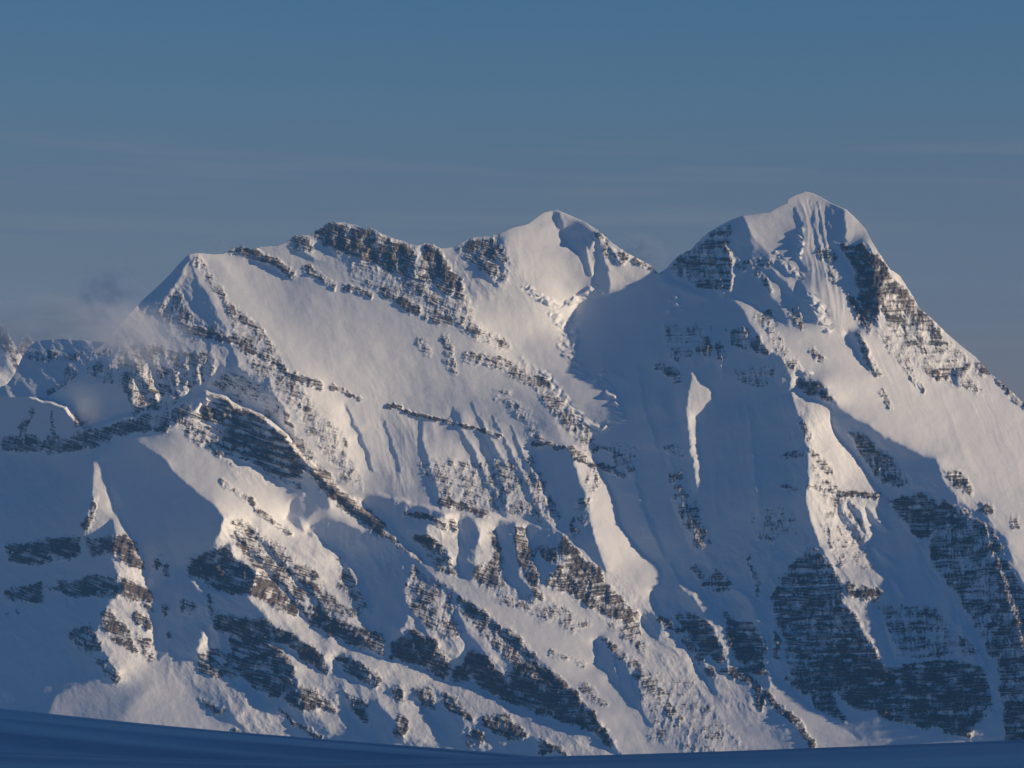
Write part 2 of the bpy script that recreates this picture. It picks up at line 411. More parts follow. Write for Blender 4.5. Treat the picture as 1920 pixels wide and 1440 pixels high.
# ------------------------------------------------------------------ the main massif
CREST = [(-160,760),(0,745),(60,744),(90,743),(123,723),(155,693),(167,660),(190,648),(215,620),(240,592),(267,563),(300,533),(320,513),(340,490),(354,477),(370,474),(400,477),(418,476),(435,467),(453,460),(470,468),(490,463),(520,461),(540,452),(551,442),(575,441),(583,440),(595,430),(617,417),(643,417),(667,422),(683,430),(698,428),(713,437),(737,447),(757,452),(770,459),(782,460),(797,456),(813,458),(827,466),(853,463),(867,453),(887,445),(920,443),(933,440),(960,427),(990,420),(1007,407),(1020,398),(1043,393),(1067,403),(1100,418),(1127,437),(1147,455),(1173,473),(1200,487),(1220,498),(1235,513),(1250,503),(1263,487),(1277,477),(1297,467),(1310,452),(1327,437),(1350,423),(1367,414),(1390,405),(1407,403),(1443,398),(1460,387),(1477,380),(1479,372),(1493,365),(1510,359),(1523,362),(1540,370),(1560,382),(1587,393),(1607,412),(1623,430),(1633,450),(1650,477),(1667,503),(1687,517),(1700,537),(1713,557),(1723,577),(1747,597),(1773,623),(1800,647),(1830,670),(1847,690),(1877,717),(1900,737),(1920,757),(2000,832),(2120,960)]

R = Relief(-140, 2060, 340, 1480, 2.0, gx=0.05, gz=0.9)
A = R.area
# broad lit slopes -------------------------------------------------
A(-0.20,0.85,[(470,470),(1000,440),(1090,800),(1000,900),(700,920),(560,650)],3.5,20)
A(0.25,1.0,[(354,477),(420,480),(560,660),(680,800),(680,920),(600,860),(540,760),(420,600)],4,8)
A(0.22,0.95,[(1560,640),(1720,600),(2060,900),(2060,1040),(1900,1000),(1760,850),(1570,760)],2,10)
A(0.15,0.9,[(1000,1150),(1240,1160),(1540,1420),(1100,1420)],2,10)
A(0.25,0.9,[(860,1090),(1000,1150),(1230,1300),(1400,1440),(1150,1440),(1000,1200)],2,8)
A(0.15,0.75,[(950,430),(1043,395),(1060,430),(1060,540),(980,520)],2,4)
A(0.1,0.7,[(1480,372),(1560,385),(1580,470),(1600,640),(1560,650),(1500,500)],2,4)
A(0.0,1.0,[(1390,405),(1470,390),(1500,500),(1510,590),(1440,490)],2,4)
# left flank of the main face --------------------------------------
A(-1.2,0.7,[(267,563),(354,477),(350,500),(310,545),(290,567),(262,580)],4)
A(-0.15,0.6,[(354,485),(372,520),(420,640),(530,800),(480,780),(400,700),(230,640),(300,560)],2,4)
A(-1.0,0.6,[(363,523),(387,547),(407,587),(413,613),(390,613),(368,573)])
A(-0.95,0.7,[(397,710),(417,700),(450,693),(493,713),(520,747),(533,790),(523,807),(483,770),(447,763),(400,737)])
A(-0.85,1.0,[(160,683),(213,660),(207,700),(240,753),(247,777),(147,763),(93,747)])
for pts in ([(235,655),(260,700),(290,745),(300,775)],[(270,650),(300,700),(325,750),(335,765)],[(303,650),(322,690),(335,735)],[(340,660),(348,700),(345,735)],[(365,660),(370,700),(375,735)],[(395,650),(400,680),(392,715)]):
    R.ridge(pts,12,11,-1.3,0.7)
R.ridge([(354,490),(330,530),(310,560),(285,590)],16,10,-0.9,0.4)
R.ridge([(354,480),(372,525),(400,570),(425,625),(450,690),(500,710),(528,760),(540,800),(580,860)],10,18,-0.8,0.6)
# crest rock towers
for x,y in ((617,420),(640,422),(665,427),(700,433),(730,450),(757,460),(800,460),(825,475)):
    R.ridge([(x,y),(x+6,y+30),(x+12,y+55)],10,10,-1.3,0.8)
R.ridge([(785,462),(790,500),(800,525)],3,14,0.3,0.4); A(-2.0,.6,[(771,465),(779,465),(776,520),(768,518)],6)
for pts in ([(887,450),(905,490),(930,530)],[(920,446),(935,480),(948,505)],[(935,440),(948,465),(956,490)],[(550,445),(565,470),(585,482)],[(453,463),(480,478),(520,495),(546,514)]):
    R.ridge(pts,9,8,-1.4,0.6)
A(-0.9,0.8,[(933,443),(945,443),(957,485),(945,470)],5)
# lower gullies and ribs of the main face
for pts,wl,wr in (([(785,775),(795,830),(805,870),(812,905),(828,945)],8,9),([(848,765),(862,800),(890,850),(915,900),(950,965)],8,9),
    ([(925,780),(950,830),(985,900),(1010,960),(1045,1000)],9,8),([(650,760),(668,800),(690,850),(698,880)],6,5),([(722,790),(733,830),(752,880)],5,5),([(885,760),(915,815),(945,870)],7,7),([(960,800),(980,850),(1005,900)],7,7)):
    R.ridge(pts,wl,wr,-0.95,0.45,3)
A(-1.15,0.8,[(905,830),(915,838),(930,880),(948,930),(955,965),(945,950),(925,890)],5)
A(-1.2,0.8,[(786,790),(792,790),(795,850),(813,895),(828,940),(818,940),(803,890),(788,850)],5)
A(-1.2,0.7,[(847,765),(860,778),(868,800),(860,808),(850,790)],5)
A(0.2,0.9,[(860,560),(1010,700),(1090,820),(1060,840),(990,760),(900,640)],2,6)
A(-0.12,0.8,[(880,640),(950,690),(1060,800),(1060,840),(960,800),(880,720)],2,8)
# shaded gully right of the face, then the bright rib -----------------
A(-0.95,0.75,[(1000,830),(1063,840),(1077,870),(1087,897),(1100,947),(1110,987),(1127,1047),(1140,1080),(1113,1057),(1077,1020),(1060,1000),(1047,990),(1027,933),(1010,887)],4)
A(0.35,1.1,[(1063,835),(1115,865),(1147,927),(1160,960),(1165,990),(1193,1023),(1220,1047),(1243,1077),(1240,1097),(1223,1110),(1237,1147),(1180,1105),(1140,1080),(1110,987),(1087,897)],4)
A(0.35,1.0,[(1010,700),(1060,750),(1110,815),(1120,867),(1065,838),(1045,800)],3)
# middle summit
A(-1.1,0.7,[(1057,433),(1080,423),(1103,428),(1119,436),(1112,450),(1105,470),(1083,473),(1062,450)],4)
A(-1.0,0.7,[(1038,398),(1050,398),(1056,430),(1048,430)],4)
R.ridge([(1043,395),(1100,420),(1130,440),(1175,476),(1230,510)],6,3,-0.5,0.8)
for pts in ([(1120,440),(1128,470),(1140,500)],[(1142,455),(1155,480),(1165,492)],[(1095,450),(1100,480),(1107,510)]):
    R.ridge(pts,9,6,-1.2,0.7)
A(-1.0,0.9,[(1117,487),(1138,515),(1143,543),(1117,537)],4)
A(0.25,0.9,[(1142,500),(1195,490),(1233,515),(1190,530),(1143,543)],3)
# the great shaded basin ---------------------------------------------
BAS=[(1140,545),(1193,532),(1237,517),(1260,527),(1293,543),(1330,550),(1367,553),(1387,573),(1403,603),(1427,633),(1443,660),(1470,677),(1480,707),(1483,733),(1493,767),(1507,793),(1513,840),(1518,893),(1512,927),(1517,967),(1533,1017),(1565,1060),(1587,1093),(1583,1127),(1600,1153),(1633,1200),(1657,1230),(1660,1330),(1590,1350),(1520,1323),(1480,1287),(1440,1260),(1330,1240),(1260,1160),(1237,1147),(1223,1110),(1240,1097),(1243,1077),(1220,1047),(1193,1023),(1160,983),(1160,953),(1147,927),(1120,867),(1107,820),(1127,810),(1167,790),(1147,753),(1127,715),(1097,700),(1075,687),(1085,655),(1063,617),(1073,603),(1085,565),(1117,540)]
A(-0.50,0.55,BAS,4)
bd=R.strip([(1373,560),(1392,580),(1412,612),(1438,645),(1462,680),(1473,710),(1480,740),(1490,775),(1500,800),(1505,845),(1508,895),(1505,930),(1508,970),(1522,1020)],34)[0]
R.paint(sstep(34,22,bd)*R.poly(BAS),-1.15,0.5,5.0)
A(-0.62,0.7,[(1130,545),(1235,515),(1330,552),(1300,575),(1200,580)],2,6)
# bright crescent above the basin
A(0.7,1.6,[(1250,510),(1300,540),(1360,552),(1330,556),(1285,545),(1245,525)],5)
# features standing out of the basin shade
R.ridge([(1305,665),(1298,700),(1290,740),(1286,780),(1293,830),(1300,880),(1303,905)],22,20,-1.5,0.5,9)
A(0.25,0.9,[(1298,695),(1312,712),(1335,733),(1342,748),(1325,768),(1300,782),(1287,785),(1291,740)],9)
R.ridge([(1328,628),(1325,650),(1328,672)],12,9,-2.2,1.1,9)
R.ridge([(1346,638),(1352,670),(1352,704)],12,10,-2.2,1.1,9)
R.ridge([(1392,608),(1397,630),(1408,652)],12,9,-2.0,1.1,9)
R.ridge([(1263,565),(1272,560),(1262,580),(1250,582)],6,6,-1.0,1.0,8)
R.ridge([(1275,670),(1272,690)],5,4,-1.5,1.0,8)
R.ridge([(1256,850),(1262,900),(1285,960),(1310,1020),(1330,1060)],18,14,-1.2,-0.4,5)
R.ridge([(1130,700),(1155,745),(1167,785)],10,8,-0.3,1.0,6)
R.ridge([(1195,690),(1205,760),(1230,840)],10,10,-0.9,-0.2,4); R.ridge([(1400,760),(1412,860),(1420,960)],12,10,-0.9,-0.25,4); R.ridge([(1455,1010),(1440,1060),(1432,1100)],10,8,-0.9,-0.1,4); R.ridge([(1180,850),(1200,950),(1240,1040)],12,10,-0.9,-0.2,4)
# ribs at the basin's foot
R.ridge([(1258,1062),(1268,1085),(1280,1105),(1307,1130),(1327,1160),(1345,1190),(1357,1217),(1362,1245)],26,22,-1.3,0.75,9)
R.ridge([(1382,1108),(1405,1123),(1417,1147),(1427,1185),(1437,1220),(1440,1265)],38,20,-1.25,0.75,9)
R.ridge([(1440,1155),(1455,1180),(1462,1225),(1462,1260)],12,8,-1.4,0.75,8)
R.ridge([(1505,1000),(1512,1030)],7,6,-1.5,0.9,8)
# bright wedge right of the basin --------------------------------------
A(0.34,1.1,[(1365,552),(1395,560),(1425,585),(1445,610),(1460,640),(1490,680),(1500,715),(1530,725),(1560,765),(1560,800),(1580,827),(1607,860),(1633,900),(1667,950),(1633,950),(1650,960),(1665,990),(1640,1010),(1625,1020),(1643,1060),(1670,1065),(1690,1090),(1697,1110),(1660,1120),(1600,1115),(1583,1093),(1533,1017),(1517,967),(1512,927),(1518,893),(1513,840),(1507,793),(1490,760),(1483,733),(1480,707),(1470,677),(1443,660),(1427,633),(1403,603),(1387,573)],8)
A(-1.1,0.6,[(1495,707),(1540,715),(1560,745),(1575,765),(1545,757),(1500,740)],4)
A(0.55,1.1,[(1583,1125),(1605,1130),(1640,1170),(1660,1220),(1650,1230),(1625,1190)],5)
R.ridge([(1655,1155),(1672,1185),(1685,1220),(1700,1250)],12,12,-1.2,0.7,7)
A(-0.52,0.5,[(1633,950),(1670,953),(1690,973),(1713,1013),(1747,1060),(1773,1113),(1800,1153),(1840,1217),(1852,1270),(1855,1350),(1800,1380),(1660,1350),(1662,1260),(1700,1252),(1690,1230),(1680,1180),(1650,1155),(1640,1130),(1660,1120),(1697,1110),(1690,1090),(1670,1065),(1643,1060),(1625,1020),(1640,1010),(1665,990),(1650,960)],4)
for pts in ([(1628,950),(1640,975),(1662,990)],[(1640,1030),(1660,1045),(1675,1058)],[(1570,935),(1590,975),(1620,1015)],[(1590,935),(1610,960),(1622,990)],[(1668,1085),(1680,1100),(1692,1112)]):
    R.ridge(pts,9,8,-1.1,0.7,6)
for x,y in ((1775,1120),(1795,1150),(1815,1185),(1832,1215)):
    R.ridge([(x,y),(x+8,y+22),(x+12,y+45)],8,5,-1.3,0.9,6)
# right-hand rib: bright crest, shaded flank
A(-0.64,0.35,[(1557,770),(1573,765),(1613,790),(1663,820),(1713,847),(1757,863),(1770,900),(1800,937),(1813,947),(1853,973),(1890,1007),(1897,1047),(1913,1080),(1945,1130),(2060,1260),(2060,1470),(1870,1470),(1858,1390),(1856,1310),(1843,1220),(1820,1177),(1790,1137),(1760,1093),(1740,1053),(1713,1013),(1690,973),(1667,950),(1657,927),(1633,900),(1607,860),(1580,827),(1558,797)],4)
A(0.8,1.2,[(1757,863),(1800,885),(1830,925),(1870,955),(1920,1000),(2060,1150),(2060,1260),(1945,1130),(1913,1080),(1897,1047),(1890,1007),(1853,973),(1813,947),(1800,937),(1770,900)],4)
R.ridge([(1840,980),(1870,1060),(1900,1150),(1920,1220)],30,14,-0.8,0.4)
# right summit -----------------------------------------------------------
A(-0.72,0.4,[(1250,503),(1277,477),(1310,452),(1350,423),(1367,414),(1390,405),(1400,415),(1407,443),(1425,470),(1450,490),(1460,500),(1425,495),(1440,530),(1450,560),(1475,590),(1480,615),(1440,590),(1410,570),(1375,550),(1340,545),(1290,535),(1265,520)],4)
R.ridge([(1262,490),(1268,505),(1273,522)],8,7,-2.2,1.3,9)
R.ridge([(1277,480),(1283,500),(1291,524)],8,7,-2.2,1.3,9)
R.ridge([(1326,440),(1333,480),(1345,515),(1357,555)],10,9,-2.2,1.3,9)
R.ridge([(1355,424),(1361,460),(1371,495),(1374,520),(1369,548)],10,9,-2.2,1.3,9)
R.ridge([(1395,410),(1412,445),(1440,475),(1460,495)],8,12,-0.6,0.7,6)
R.ridge([(1425,497),(1450,510),(1475,530),(1490,560),(1500,590)],10,10,-1.1,0.6,6)
A(-1.1,0.7,[(1497,522),(1513,547),(1523,580),(1533,603),(1510,600),(1487,555)],5)
A(-1.1,0.7,[(1488,435),(1494,445),(1494,478),(1484,478),(1482,455)],5)
A(-1.0,0.7,[(1460,475),(1470,500),(1480,520),(1465,512),(1455,490)],5)
R.ridge([(1490,390),(1505,420),(1507,440),(1497,480),(1510,500)],9,8,-0.9,0.6,5)
for x,y,l in ((1520,378,90),(1535,380,110),(1550,385,100)):
    R.ridge([(x,y),(x+8,y+l*0.5),(x+18,y+l)],5,5,-0.8,0.6,4)
A(-0.95,0.6,[(1560,383),(1585,393),(1587,437),(1590,470),(1600,500),(1585,470),(1563,437),(1553,390)],5)
A(-1.05,0.5,[(1577,462),(1620,450),(1640,483),(1643,527),(1647,580),(1640,610),(1620,590),(1600,550),(1590,500)],5)
A(0.5,0.8,[(1587,395),(1600,410),(1595,445),(1586,450)],4)
A(0.35,0.7,[(1622,432),(1640,470),(1690,530),(1720,590),(1660,600),(1648,560),(1643,500)],3)
R.ridge([(1560,455),(1590,500),(1605,540),(1630,580),(1645,610)],8,5,0.3,-0.9,5)
A(-0.9,0.8,[(1590,625),(1612,620),(1625,660),(1640,700),(1620,680),(1600,650)],4)
A(-0.9,.6,[(1783,690),(1790,692),(1800,725),(1790,715)],5)
A(0.2,1.3,[(1447,1263),(1467,1283),(1493,1313),(1533,1340),(1580,1367),(1607,1383),(1663,1393),(1747,1397),(1640,1420),(1527,1420),(1487,1352),(1455,1310)],5)
A(-0.35,1.5,[(1520,1325),(1600,1362),(1680,1358),(1815,1385),(1860,1400),(1850,1440),(1700,1430),(1680,1395),(1607,1383),(1550,1350)],3)
# front-left ridges --------------------------------------------------------
A(-1.15,0.75,[(-140,720),(0,717),(60,745),(125,765),(143,790),(157,803),(243,782),(317,770),(350,750),(385,737),(365,775),(310,812),(240,815),(205,830),(175,865),(175,915),(165,950),(158,975),(155,1010),(190,1000),(212,970),(220,1010),(210,1045),(220,1065),(232,1105),(205,1125),(180,1187),(200,1230),(225,1265),(180,1270),(150,1275),(110,1300),(70,1325),(-140,1340)],4)
A(-1.0,0.7,[(-140,722),(0,722),(60,750),(125,770),(145,796),(157,808),(243,787),(317,775),(360,757),(340,790),(310,810),(235,815),(190,835),(150,850),(-140,860)],9)
A(-0.5,1.4,[(-140,860),(0,860),(90,860),(140,880),(60,940),(-140,960)],2,8)
A(0.4,1.3,[(240,818),(310,812),(370,770),(400,800),(440,860),(560,905),(600,930),(545,935),(540,975),(600,1015),(640,1050),(560,1010),(480,960),(430,975),(393,940),(347,903),(300,853)],3,3)
A(-0.95,0.8,[(218,820),(250,825),(300,853),(347,903),(393,940),(420,970),(410,1003),(383,1037),(353,1050),(350,1085),(335,1150),(320,1200),(310,1250),(293,1250),(290,1177),(277,1097),(277,1070),(267,1030),(247,1007),(227,973),(213,960),(200,893),(200,870)],8)
A(0.6,0.6,[(175,865),(200,870),(200,893),(213,960),(227,973),(247,1007),(267,1030),(277,1070),(277,1097),(287,1143),(292,1180),(293,1250),(270,1240),(255,1200),(235,1160),(212,1125),(232,1105),(222,1070),(210,1045),(220,1010),(212,970),(195,955),(175,915)],5)
A(0.6,1.0,[(180,1187),(205,1220),(250,1280),(235,1283),(200,1232)],6)
A(0.05,1.3,[(110,1300),(180,1270),(250,1280),(320,1270),(400,1340),(480,1390),(400,1400),(100,1360)],3,5)
A(0.5,1.1,[(293,1250),(315,1205),(320,1260),(345,1300),(300,1290)],3,3)
A(-0.95,0.6,[(285,1080),(330,1090),(356,1085),(372,1112),(388,1128),(390,1160),(372,1200),(372,1235),(340,1235),(318,1215),(296,1240),(290,1177)],6)
A(-0.85,0.6,[(395,1125),(440,1120),(470,1125),(510,1170),(510,1240),(560,1290),(560,1320),(500,1320),(470,1290),(450,1270),(422,1235),(410,1190),(397,1160)],5)
A(-0.8,0.6,[(0,1325),(70,1322),(110,1297),(180,1270),(172,1262),(160,1255),(0,1240),(-140,1240),(-140,1340)],5)
A(-0.26,1.1,[(110,1300),(180,1270),(250,1283),(290,1275),(230,1340),(240,1400),(100,1360)],5,4)
# strata peak
A(-0.7,0.55,[(385,737),(425,748),(455,768),(490,780),(535,817),(577,870),(560,905),(520,890),(470,870),(440,855),(425,830),(418,790)],3)
for pts in ([(385,740),(390,775),(405,800)],[(425,750),(432,790),(440,815)],[(468,772),(450,800),(437,830)]):
    R.ridge(pts,10,9,-0.8,0.7)
A(-0.6,0.7,[(547,937),(590,915),(617,937),(620,950),(590,960),(573,973),(560,973),(570,993),(603,1010),(580,1007),(537,973)],4)
A(-1.1,0.75,[(580,987),(620,977),(667,990),(733,1020),(767,1047),(773,1067),(757,1113),(753,1130),(763,1160),(747,1187),(733,1197),(720,1197),(693,1180),(683,1157),(693,1143),(667,1087),(647,1053),(627,1030),(607,1013)],4)
# spine from the strata peak down to the right
R.ridge([(577,870),(603,897),(640,930),(687,968),(713,993),(753,1027),(785,1052),(815,1080),(853,1100),(903,1143),(947,1173),(980,1200),(1013,1237),(1047,1267),(1080,1300),(1107,1330),(1140,1367),(1160,1403)],16,12,-0.9,0.6,5)
# snow ramp right of the spine
A(0.45,1.2,[(693,960),(763,1013),(800,1053),(850,1083),(900,1110),(960,1135),(1060,1160),(1115,1240),(1180,1340),(1230,1420),(1165,1410),(1110,1335),(1015,1237),(905,1143),(815,1080),(715,993)],3)
# buttress under the snow shelf
for poly in ([(683,937),(733,937),(797,953),(837,967),(800,987),(807,1007),(840,1030),(840,1060),(800,1053),(763,1013),(693,960)],
  [(863,977),(890,973),(900,1007),(887,1027),(887,1060),(880,1090),(863,1067),(857,1040),(863,1013)],
  [(930,987),(963,980),(973,1000),(963,1027),(973,1047),(973,1080),(1000,1120),(993,1130),(973,1107),(943,1073),(943,1047),(933,1013)],
  [(987,987),(1053,997),(1047,1060),(1030,1080),(1020,1093),(1010,1073),(1000,1033)]):
    A(-1.15,0.7,poly,5)
for poly in ([(800,987),(837,967),(860,985),(860,1015),(857,1060),(840,1030),(807,1007)],[(893,973),(928,985),(935,1015),(943,1073),(900,1060),(895,1030),(903,1005)],[(965,982),(985,985),(1000,1033),(1010,1073),(1020,1110),(1000,1110),(975,1080),(973,1047),(966,1027)],[(1055,1000),(1075,1013),(1120,1060),(1150,1100),(1120,1110),(1050,1065)]):
    A(0.6,0.7,poly,5)
A(-1.0,0.8,[(1116,1200),(1131,1192),(1146,1222),(1172,1236),(1186,1262),(1203,1262),(1196,1292),(1206,1310),(1202,1332),(1216,1352),(1222,1372),(1250,1398),(1240,1392),(1214,1362),(1198,1328),(1178,1312),(1166,1288),(1148,1284),(1142,1262),(1118,1246),(1124,1224)],4)
for pts in ([(1140,1215),(1152,1245),(1160,1275)],[(1172,1240),(1182,1275),(1190,1300)]): R.ridge(pts,6,6,-1.0,0.5,5)
A(-1.0,0.8,[(1200,1155),(1237,1150),(1240,1180),(1235,1200),(1210,1180)],4)
R.ridge([(1237,1150),(1262,1170),(1293,1197),(1310,1225),(1330,1260),(1342,1290)],14,8,-0.9,0.5,5)
# lower cliffs of the front ridge --------------------------------------------
for poly in ([(350,1050),(385,1035),(430,1020),(440,1045),(470,1065),(480,1070),(465,1115),(430,1110),(390,1100),(355,1080)],
  [(380,1110),(463,1118),(507,1170),(507,1240),(450,1240),(403,1153)],
  [(507,1170),(545,1185),(600,1225),(617,1250),(612,1262),(560,1230),(510,1200)],
  [(430,1190),(503,1205),(550,1250),(560,1290),(520,1310),(470,1290),(430,1240)],
  [(590,1150),(640,1165),(680,1200),(720,1240),(690,1220),(640,1200),(600,1180)],
  [(735,1200),(770,1185),(810,1205),(838,1250),(838,1275),(790,1250),(736,1235)],
  [(850,1250),(885,1215),(905,1235),(945,1280),(940,1315),(890,1280),(850,1275)],
  [(955,1260),(1010,1270),(1060,1300),(1110,1335),(1125,1375),(1060,1355),(990,1330),(950,1310)],
  [(630,1230),(655,1225),(685,1255),(700,1275),(690,1285),(640,1260)],
  [(780,1290),(830,1300),(855,1320),(870,1360),(850,1390),(800,1330)],
  [(650,1320),(720,1320),(735,1345),(760,1390),(700,1385),(660,1350)]):
    A(-1.1,0.45,poly,4)
for poly in ([(463,1118),(490,1120),(540,1155),(595,1200),(600,1222),(550,1187),(510,1168)],[(503,1200),(530,1215),(580,1250),(620,1320),(660,1370),(620,1370),(560,1290),(550,1250)],[(620,1185),(660,1210),(720,1250),(770,1260),(850,1300),(840,1320),(760,1300),(690,1245),(640,1220)],[(690,1300),(750,1310),(830,1390),(780,1385),(730,1340)],[(870,1285),(950,1320),(1060,1360),(1120,1385),(1150,1410),(1060,1410),(960,1360),(890,1320)],
  [(420,975),(440,990),(490,1040),(560,1100),(600,1150),(590,1155),(540,1110),(480,1062),(440,1010)],[(600,1090),(640,1080),(680,1140),(690,1150),(680,1160),(640,1130)],[(420,1290),(450,1280),(520,1350),(560,1390),(480,1390),(440,1340)]):
    A(0.5,1.25,poly,4)
R.ridge([(353,1083),(370,1110),(385,1125),(392,1160),(410,1190),(420,1235),(450,1270)],14,9,-1.0,0.8,6)
R.ridge([(645,1050),(665,1090),(690,1145)],16,9,-0.6,0.8,5)
R.ridge([(770,1060),(757,1110),(770,1145),(800,1185),(815,1205)],8,18,-1.0,0.3,5)
R.ridge([(853,1130),(860,1150),(880,1190),(905,1235)],14,10,-1.0,0.6,5)
R.ridge([(880,1190),(925,1240),(950,1275)],12,10,-1.0,0.7,5)
R.ridge([(440,1000),(470,1030),(520,1080),(560,1130),(590,1165)],9,9,-0.9,0.6,5)
R.ridge([(470,990),(530,1050),(590,1110),(620,1160)],9,9,-0.9,0.6,5)
A(-0.65,0.8,[(93,747),(150,690),(240,690),(250,777),(160,797),(146,772)],8)
# edges that hide ground behind them
R.jump([(-140,716),(0,715),(60,742),(125,762),(145,790),(157,800),(243,779),(317,767),(385,734),(425,745),(455,765),(490,777),(535,813),(577,864),(603,890),(640,923),(693,962)],100,4,0,200,0.3)
R.jump([(668,920),(737,930),(780,944),(837,959),(913,964),(957,975),(1043,994)],14,3.6,60,60,0.3)

# rock ----------------------------------------------------------------------
K = R.rocks
K(0.86,[(583,440),(617,417),(667,423),(697,430),(737,450),(773,463),(777,513),(797,457),(823,463),(847,500),(870,537),(877,573),(843,553),(800,527),(767,523),(713,500),(667,483),(613,463)])
K(0.7,[(540,452),(551,442),(583,441),(590,470),(575,478),(550,470)]); K(0.62,[(853,465),(887,447),(930,445),(945,470),(955,530),(920,520),(890,500),(865,485)])
K(0.45,[(780,520),(850,555),(880,575),(900,610),(850,600),(760,545),(700,505),(640,490),(640,480)])
for r,w,pts in ((.8,13,[(440,468),(480,478),(515,492),(547,514)]),(.7,10,[(577,507),(600,520),(623,537)]),(.6,9,[(647,537),(693,553)]),(.9,14,[(720,547),(757,567),(780,583)]),(.62,18,[(803,587),(850,600),(900,625),(943,650)]),(.6,18,[(880,670),(950,685),(1013,720)]),(.55,18,[(1013,720),(1060,770),(1113,840)]),(.85,6,[(620,723),(645,735),(677,750)]),(.85,6,[(727,760),(790,780),(850,793),(900,806),(937,820)]),(.9,6,[(1000,830),(1060,840)]),(.75,10,[(1070,843),(1113,870)]),(.8,13,[(827,940),(870,950),(910,963)]),
  (.62,13,[(403,540),(440,585),(493,633)]),(.8,12,[(340,608),(410,633),(440,637),(513,677),(547,703),(597,723)]),(.45,26,[(470,660),(560,760),(640,830)]),(.5,12,[(370,490),(400,530),(430,570)]),(.5,22,[(1115,880),(1100,930),(1080,990)]),(.4,20,[(940,740),(990,790),(1010,830)]),(.45,14,[(790,640),(800,660)]),(.45,14,[(835,640),(850,690)]),
  (.75,7,[(1195,487),(1235,512)]),(.65,10,[(1120,440),(1150,475),(1175,480)]),(.6,14,[(1140,475),(1165,490)])): R.band(r,w,pts)
K(0.5,[(300,560),(330,545),(350,560),(365,600),(410,590),(420,640),(360,640),(290,590)])
K(0.52,[(207,690),(225,655),(260,640),(330,655),(350,690),(345,735),(325,765),(250,775)]); K(0.5,[(340,660),(400,660),(405,700),(350,735)])
K(0.42,[(397,710),(417,700),(450,693),(493,713),(520,747),(533,790),(523,807),(483,770),(447,763),(400,737)])
K(0.5,[(520,745),(545,790),(600,870),(640,930),(600,895),(560,850),(530,800)])
# strata peak and spine
K(0.86,[(385,737),(425,748),(455,768),(490,780),(535,817),(577,870),(560,905),(520,890),(470,870),(440,855),(425,830),(418,790),(390,790),(370,780)])
K(0.5,[(330,790),(370,770),(420,800),(440,850),(440,880),(400,850),(350,820)]); K(0.4,[(440,855),(560,905),(580,930),(500,890)])
R.band(0.9,21,[(570,870),(603,897),(640,935),(680,965),(713,993)]); R.band(0.7,8,[(713,993),(753,1027),(785,1052)])
R.band(0.6,9,[(420,905),(460,935),(500,965),(540,1000)])
K(0.75,[(0,815),(60,820),(140,812),(157,803),(190,800),(240,785),(310,772),(360,750),(360,772),(310,810),(230,816),(190,835),(150,848),(0,848)])
R.band(0.7,10,[(60,775),(45,800),(35,825)]); R.band(0.6,5,[(98,770),(98,830)]); K(0.8,[(135,780),(155,795),(152,808),(138,802)])
# left cliffs
K(0.9,[(8,1020),(80,1013),(150,1003),(155,1040),(100,1055),(60,1060),(12,1055)]); K(0.85,[(160,1010),(217,1003),(217,1040),(165,1045)])
K(0.8,[(158,975),(170,930),(182,930),(172,970),(158,1005)])
K(0.9,[(3,1107),(77,1088),(79,1132),(40,1130),(5,1118)]); K(0.85,[(80,1100),(135,1083),(230,1078),(222,1120),(130,1120)]); K(.45,[(10,1150),(45,1145),(45,1160),(10,1160)])
K(1.0,[(210,1013),(222,1000),(247,1013),(267,1035),(278,1072),(247,1062),(208,1040)]); K(0.95,[(225,1078),(250,1088),(282,1110),(288,1147),(255,1130),(222,1115)]); K(0.9,[(247,1148),(270,1153),(292,1180),(275,1182),(247,1162)])
K(0.8,[(190,1143),(215,1148),(240,1180),(255,1215),(262,1235),(225,1212),(192,1180)]); K(0.65,[(125,1190),(170,1160),(180,1187),(200,1225),(160,1225)]); K(0.55,[(170,1235),(205,1235),(240,1280),(215,1285)]); K(.6,[(260,1180),(290,1200),(285,1250),(262,1225)])
K(.75,[(288,1047),(303,1045),(303,1068),(290,1070)]); K(.75,[(308,1058),(320,1055),(318,1085),(305,1085)]); K(.75,[(303,1128),(316,1132),(316,1160),(306,1155)]); K(.8,[(314,1182),(326,1184),(324,1205),(315,1200)]); K(.6,[(335,1125),(365,1125),(360,1155),(335,1155)])
K(0.95,[(350,1050),(385,1035),(430,1020),(440,1045),(470,1065),(480,1070),(465,1115),(430,1115),(390,1100),(355,1080)]); K(0.95,[(465,1115),(480,1070),(510,1090),(525,1110),(560,1130),(557,1160),(520,1140),(490,1125)])
K(0.8,[(383,1110),(395,1125),(400,1165),(390,1160)]); K(0.85,[(400,1150),(440,1155),(507,1160),(507,1240),(440,1190),(405,1185)]); K(1.0,[(507,1165),(545,1185),(605,1225),(618,1255),(610,1262),(560,1230),(508,1200)])
K(0.72,[(370,1230),(410,1210),(440,1245),(450,1275),(400,1270),(368,1260)]); K(0.8,[(430,1190),(503,1200),(550,1245),(560,1290),(520,1310),(470,1290),(430,1240)]); K(0.8,[(545,1280),(590,1290),(640,1340),(600,1330),(560,1330),(530,1310)])
K(0.6,[(430,975),(470,990),(540,1040),(600,1080),(640,1130),(680,1150),(640,1170),(560,1130),(500,1090),(450,1040)]); K(0.85,[(555,1130),(620,1150),(660,1170),(720,1195),(725,1230),(680,1215),(620,1195),(580,1170)])
K(0.6,[(630,1040),(650,1050),(690,1140),(670,1150),(640,1100)])
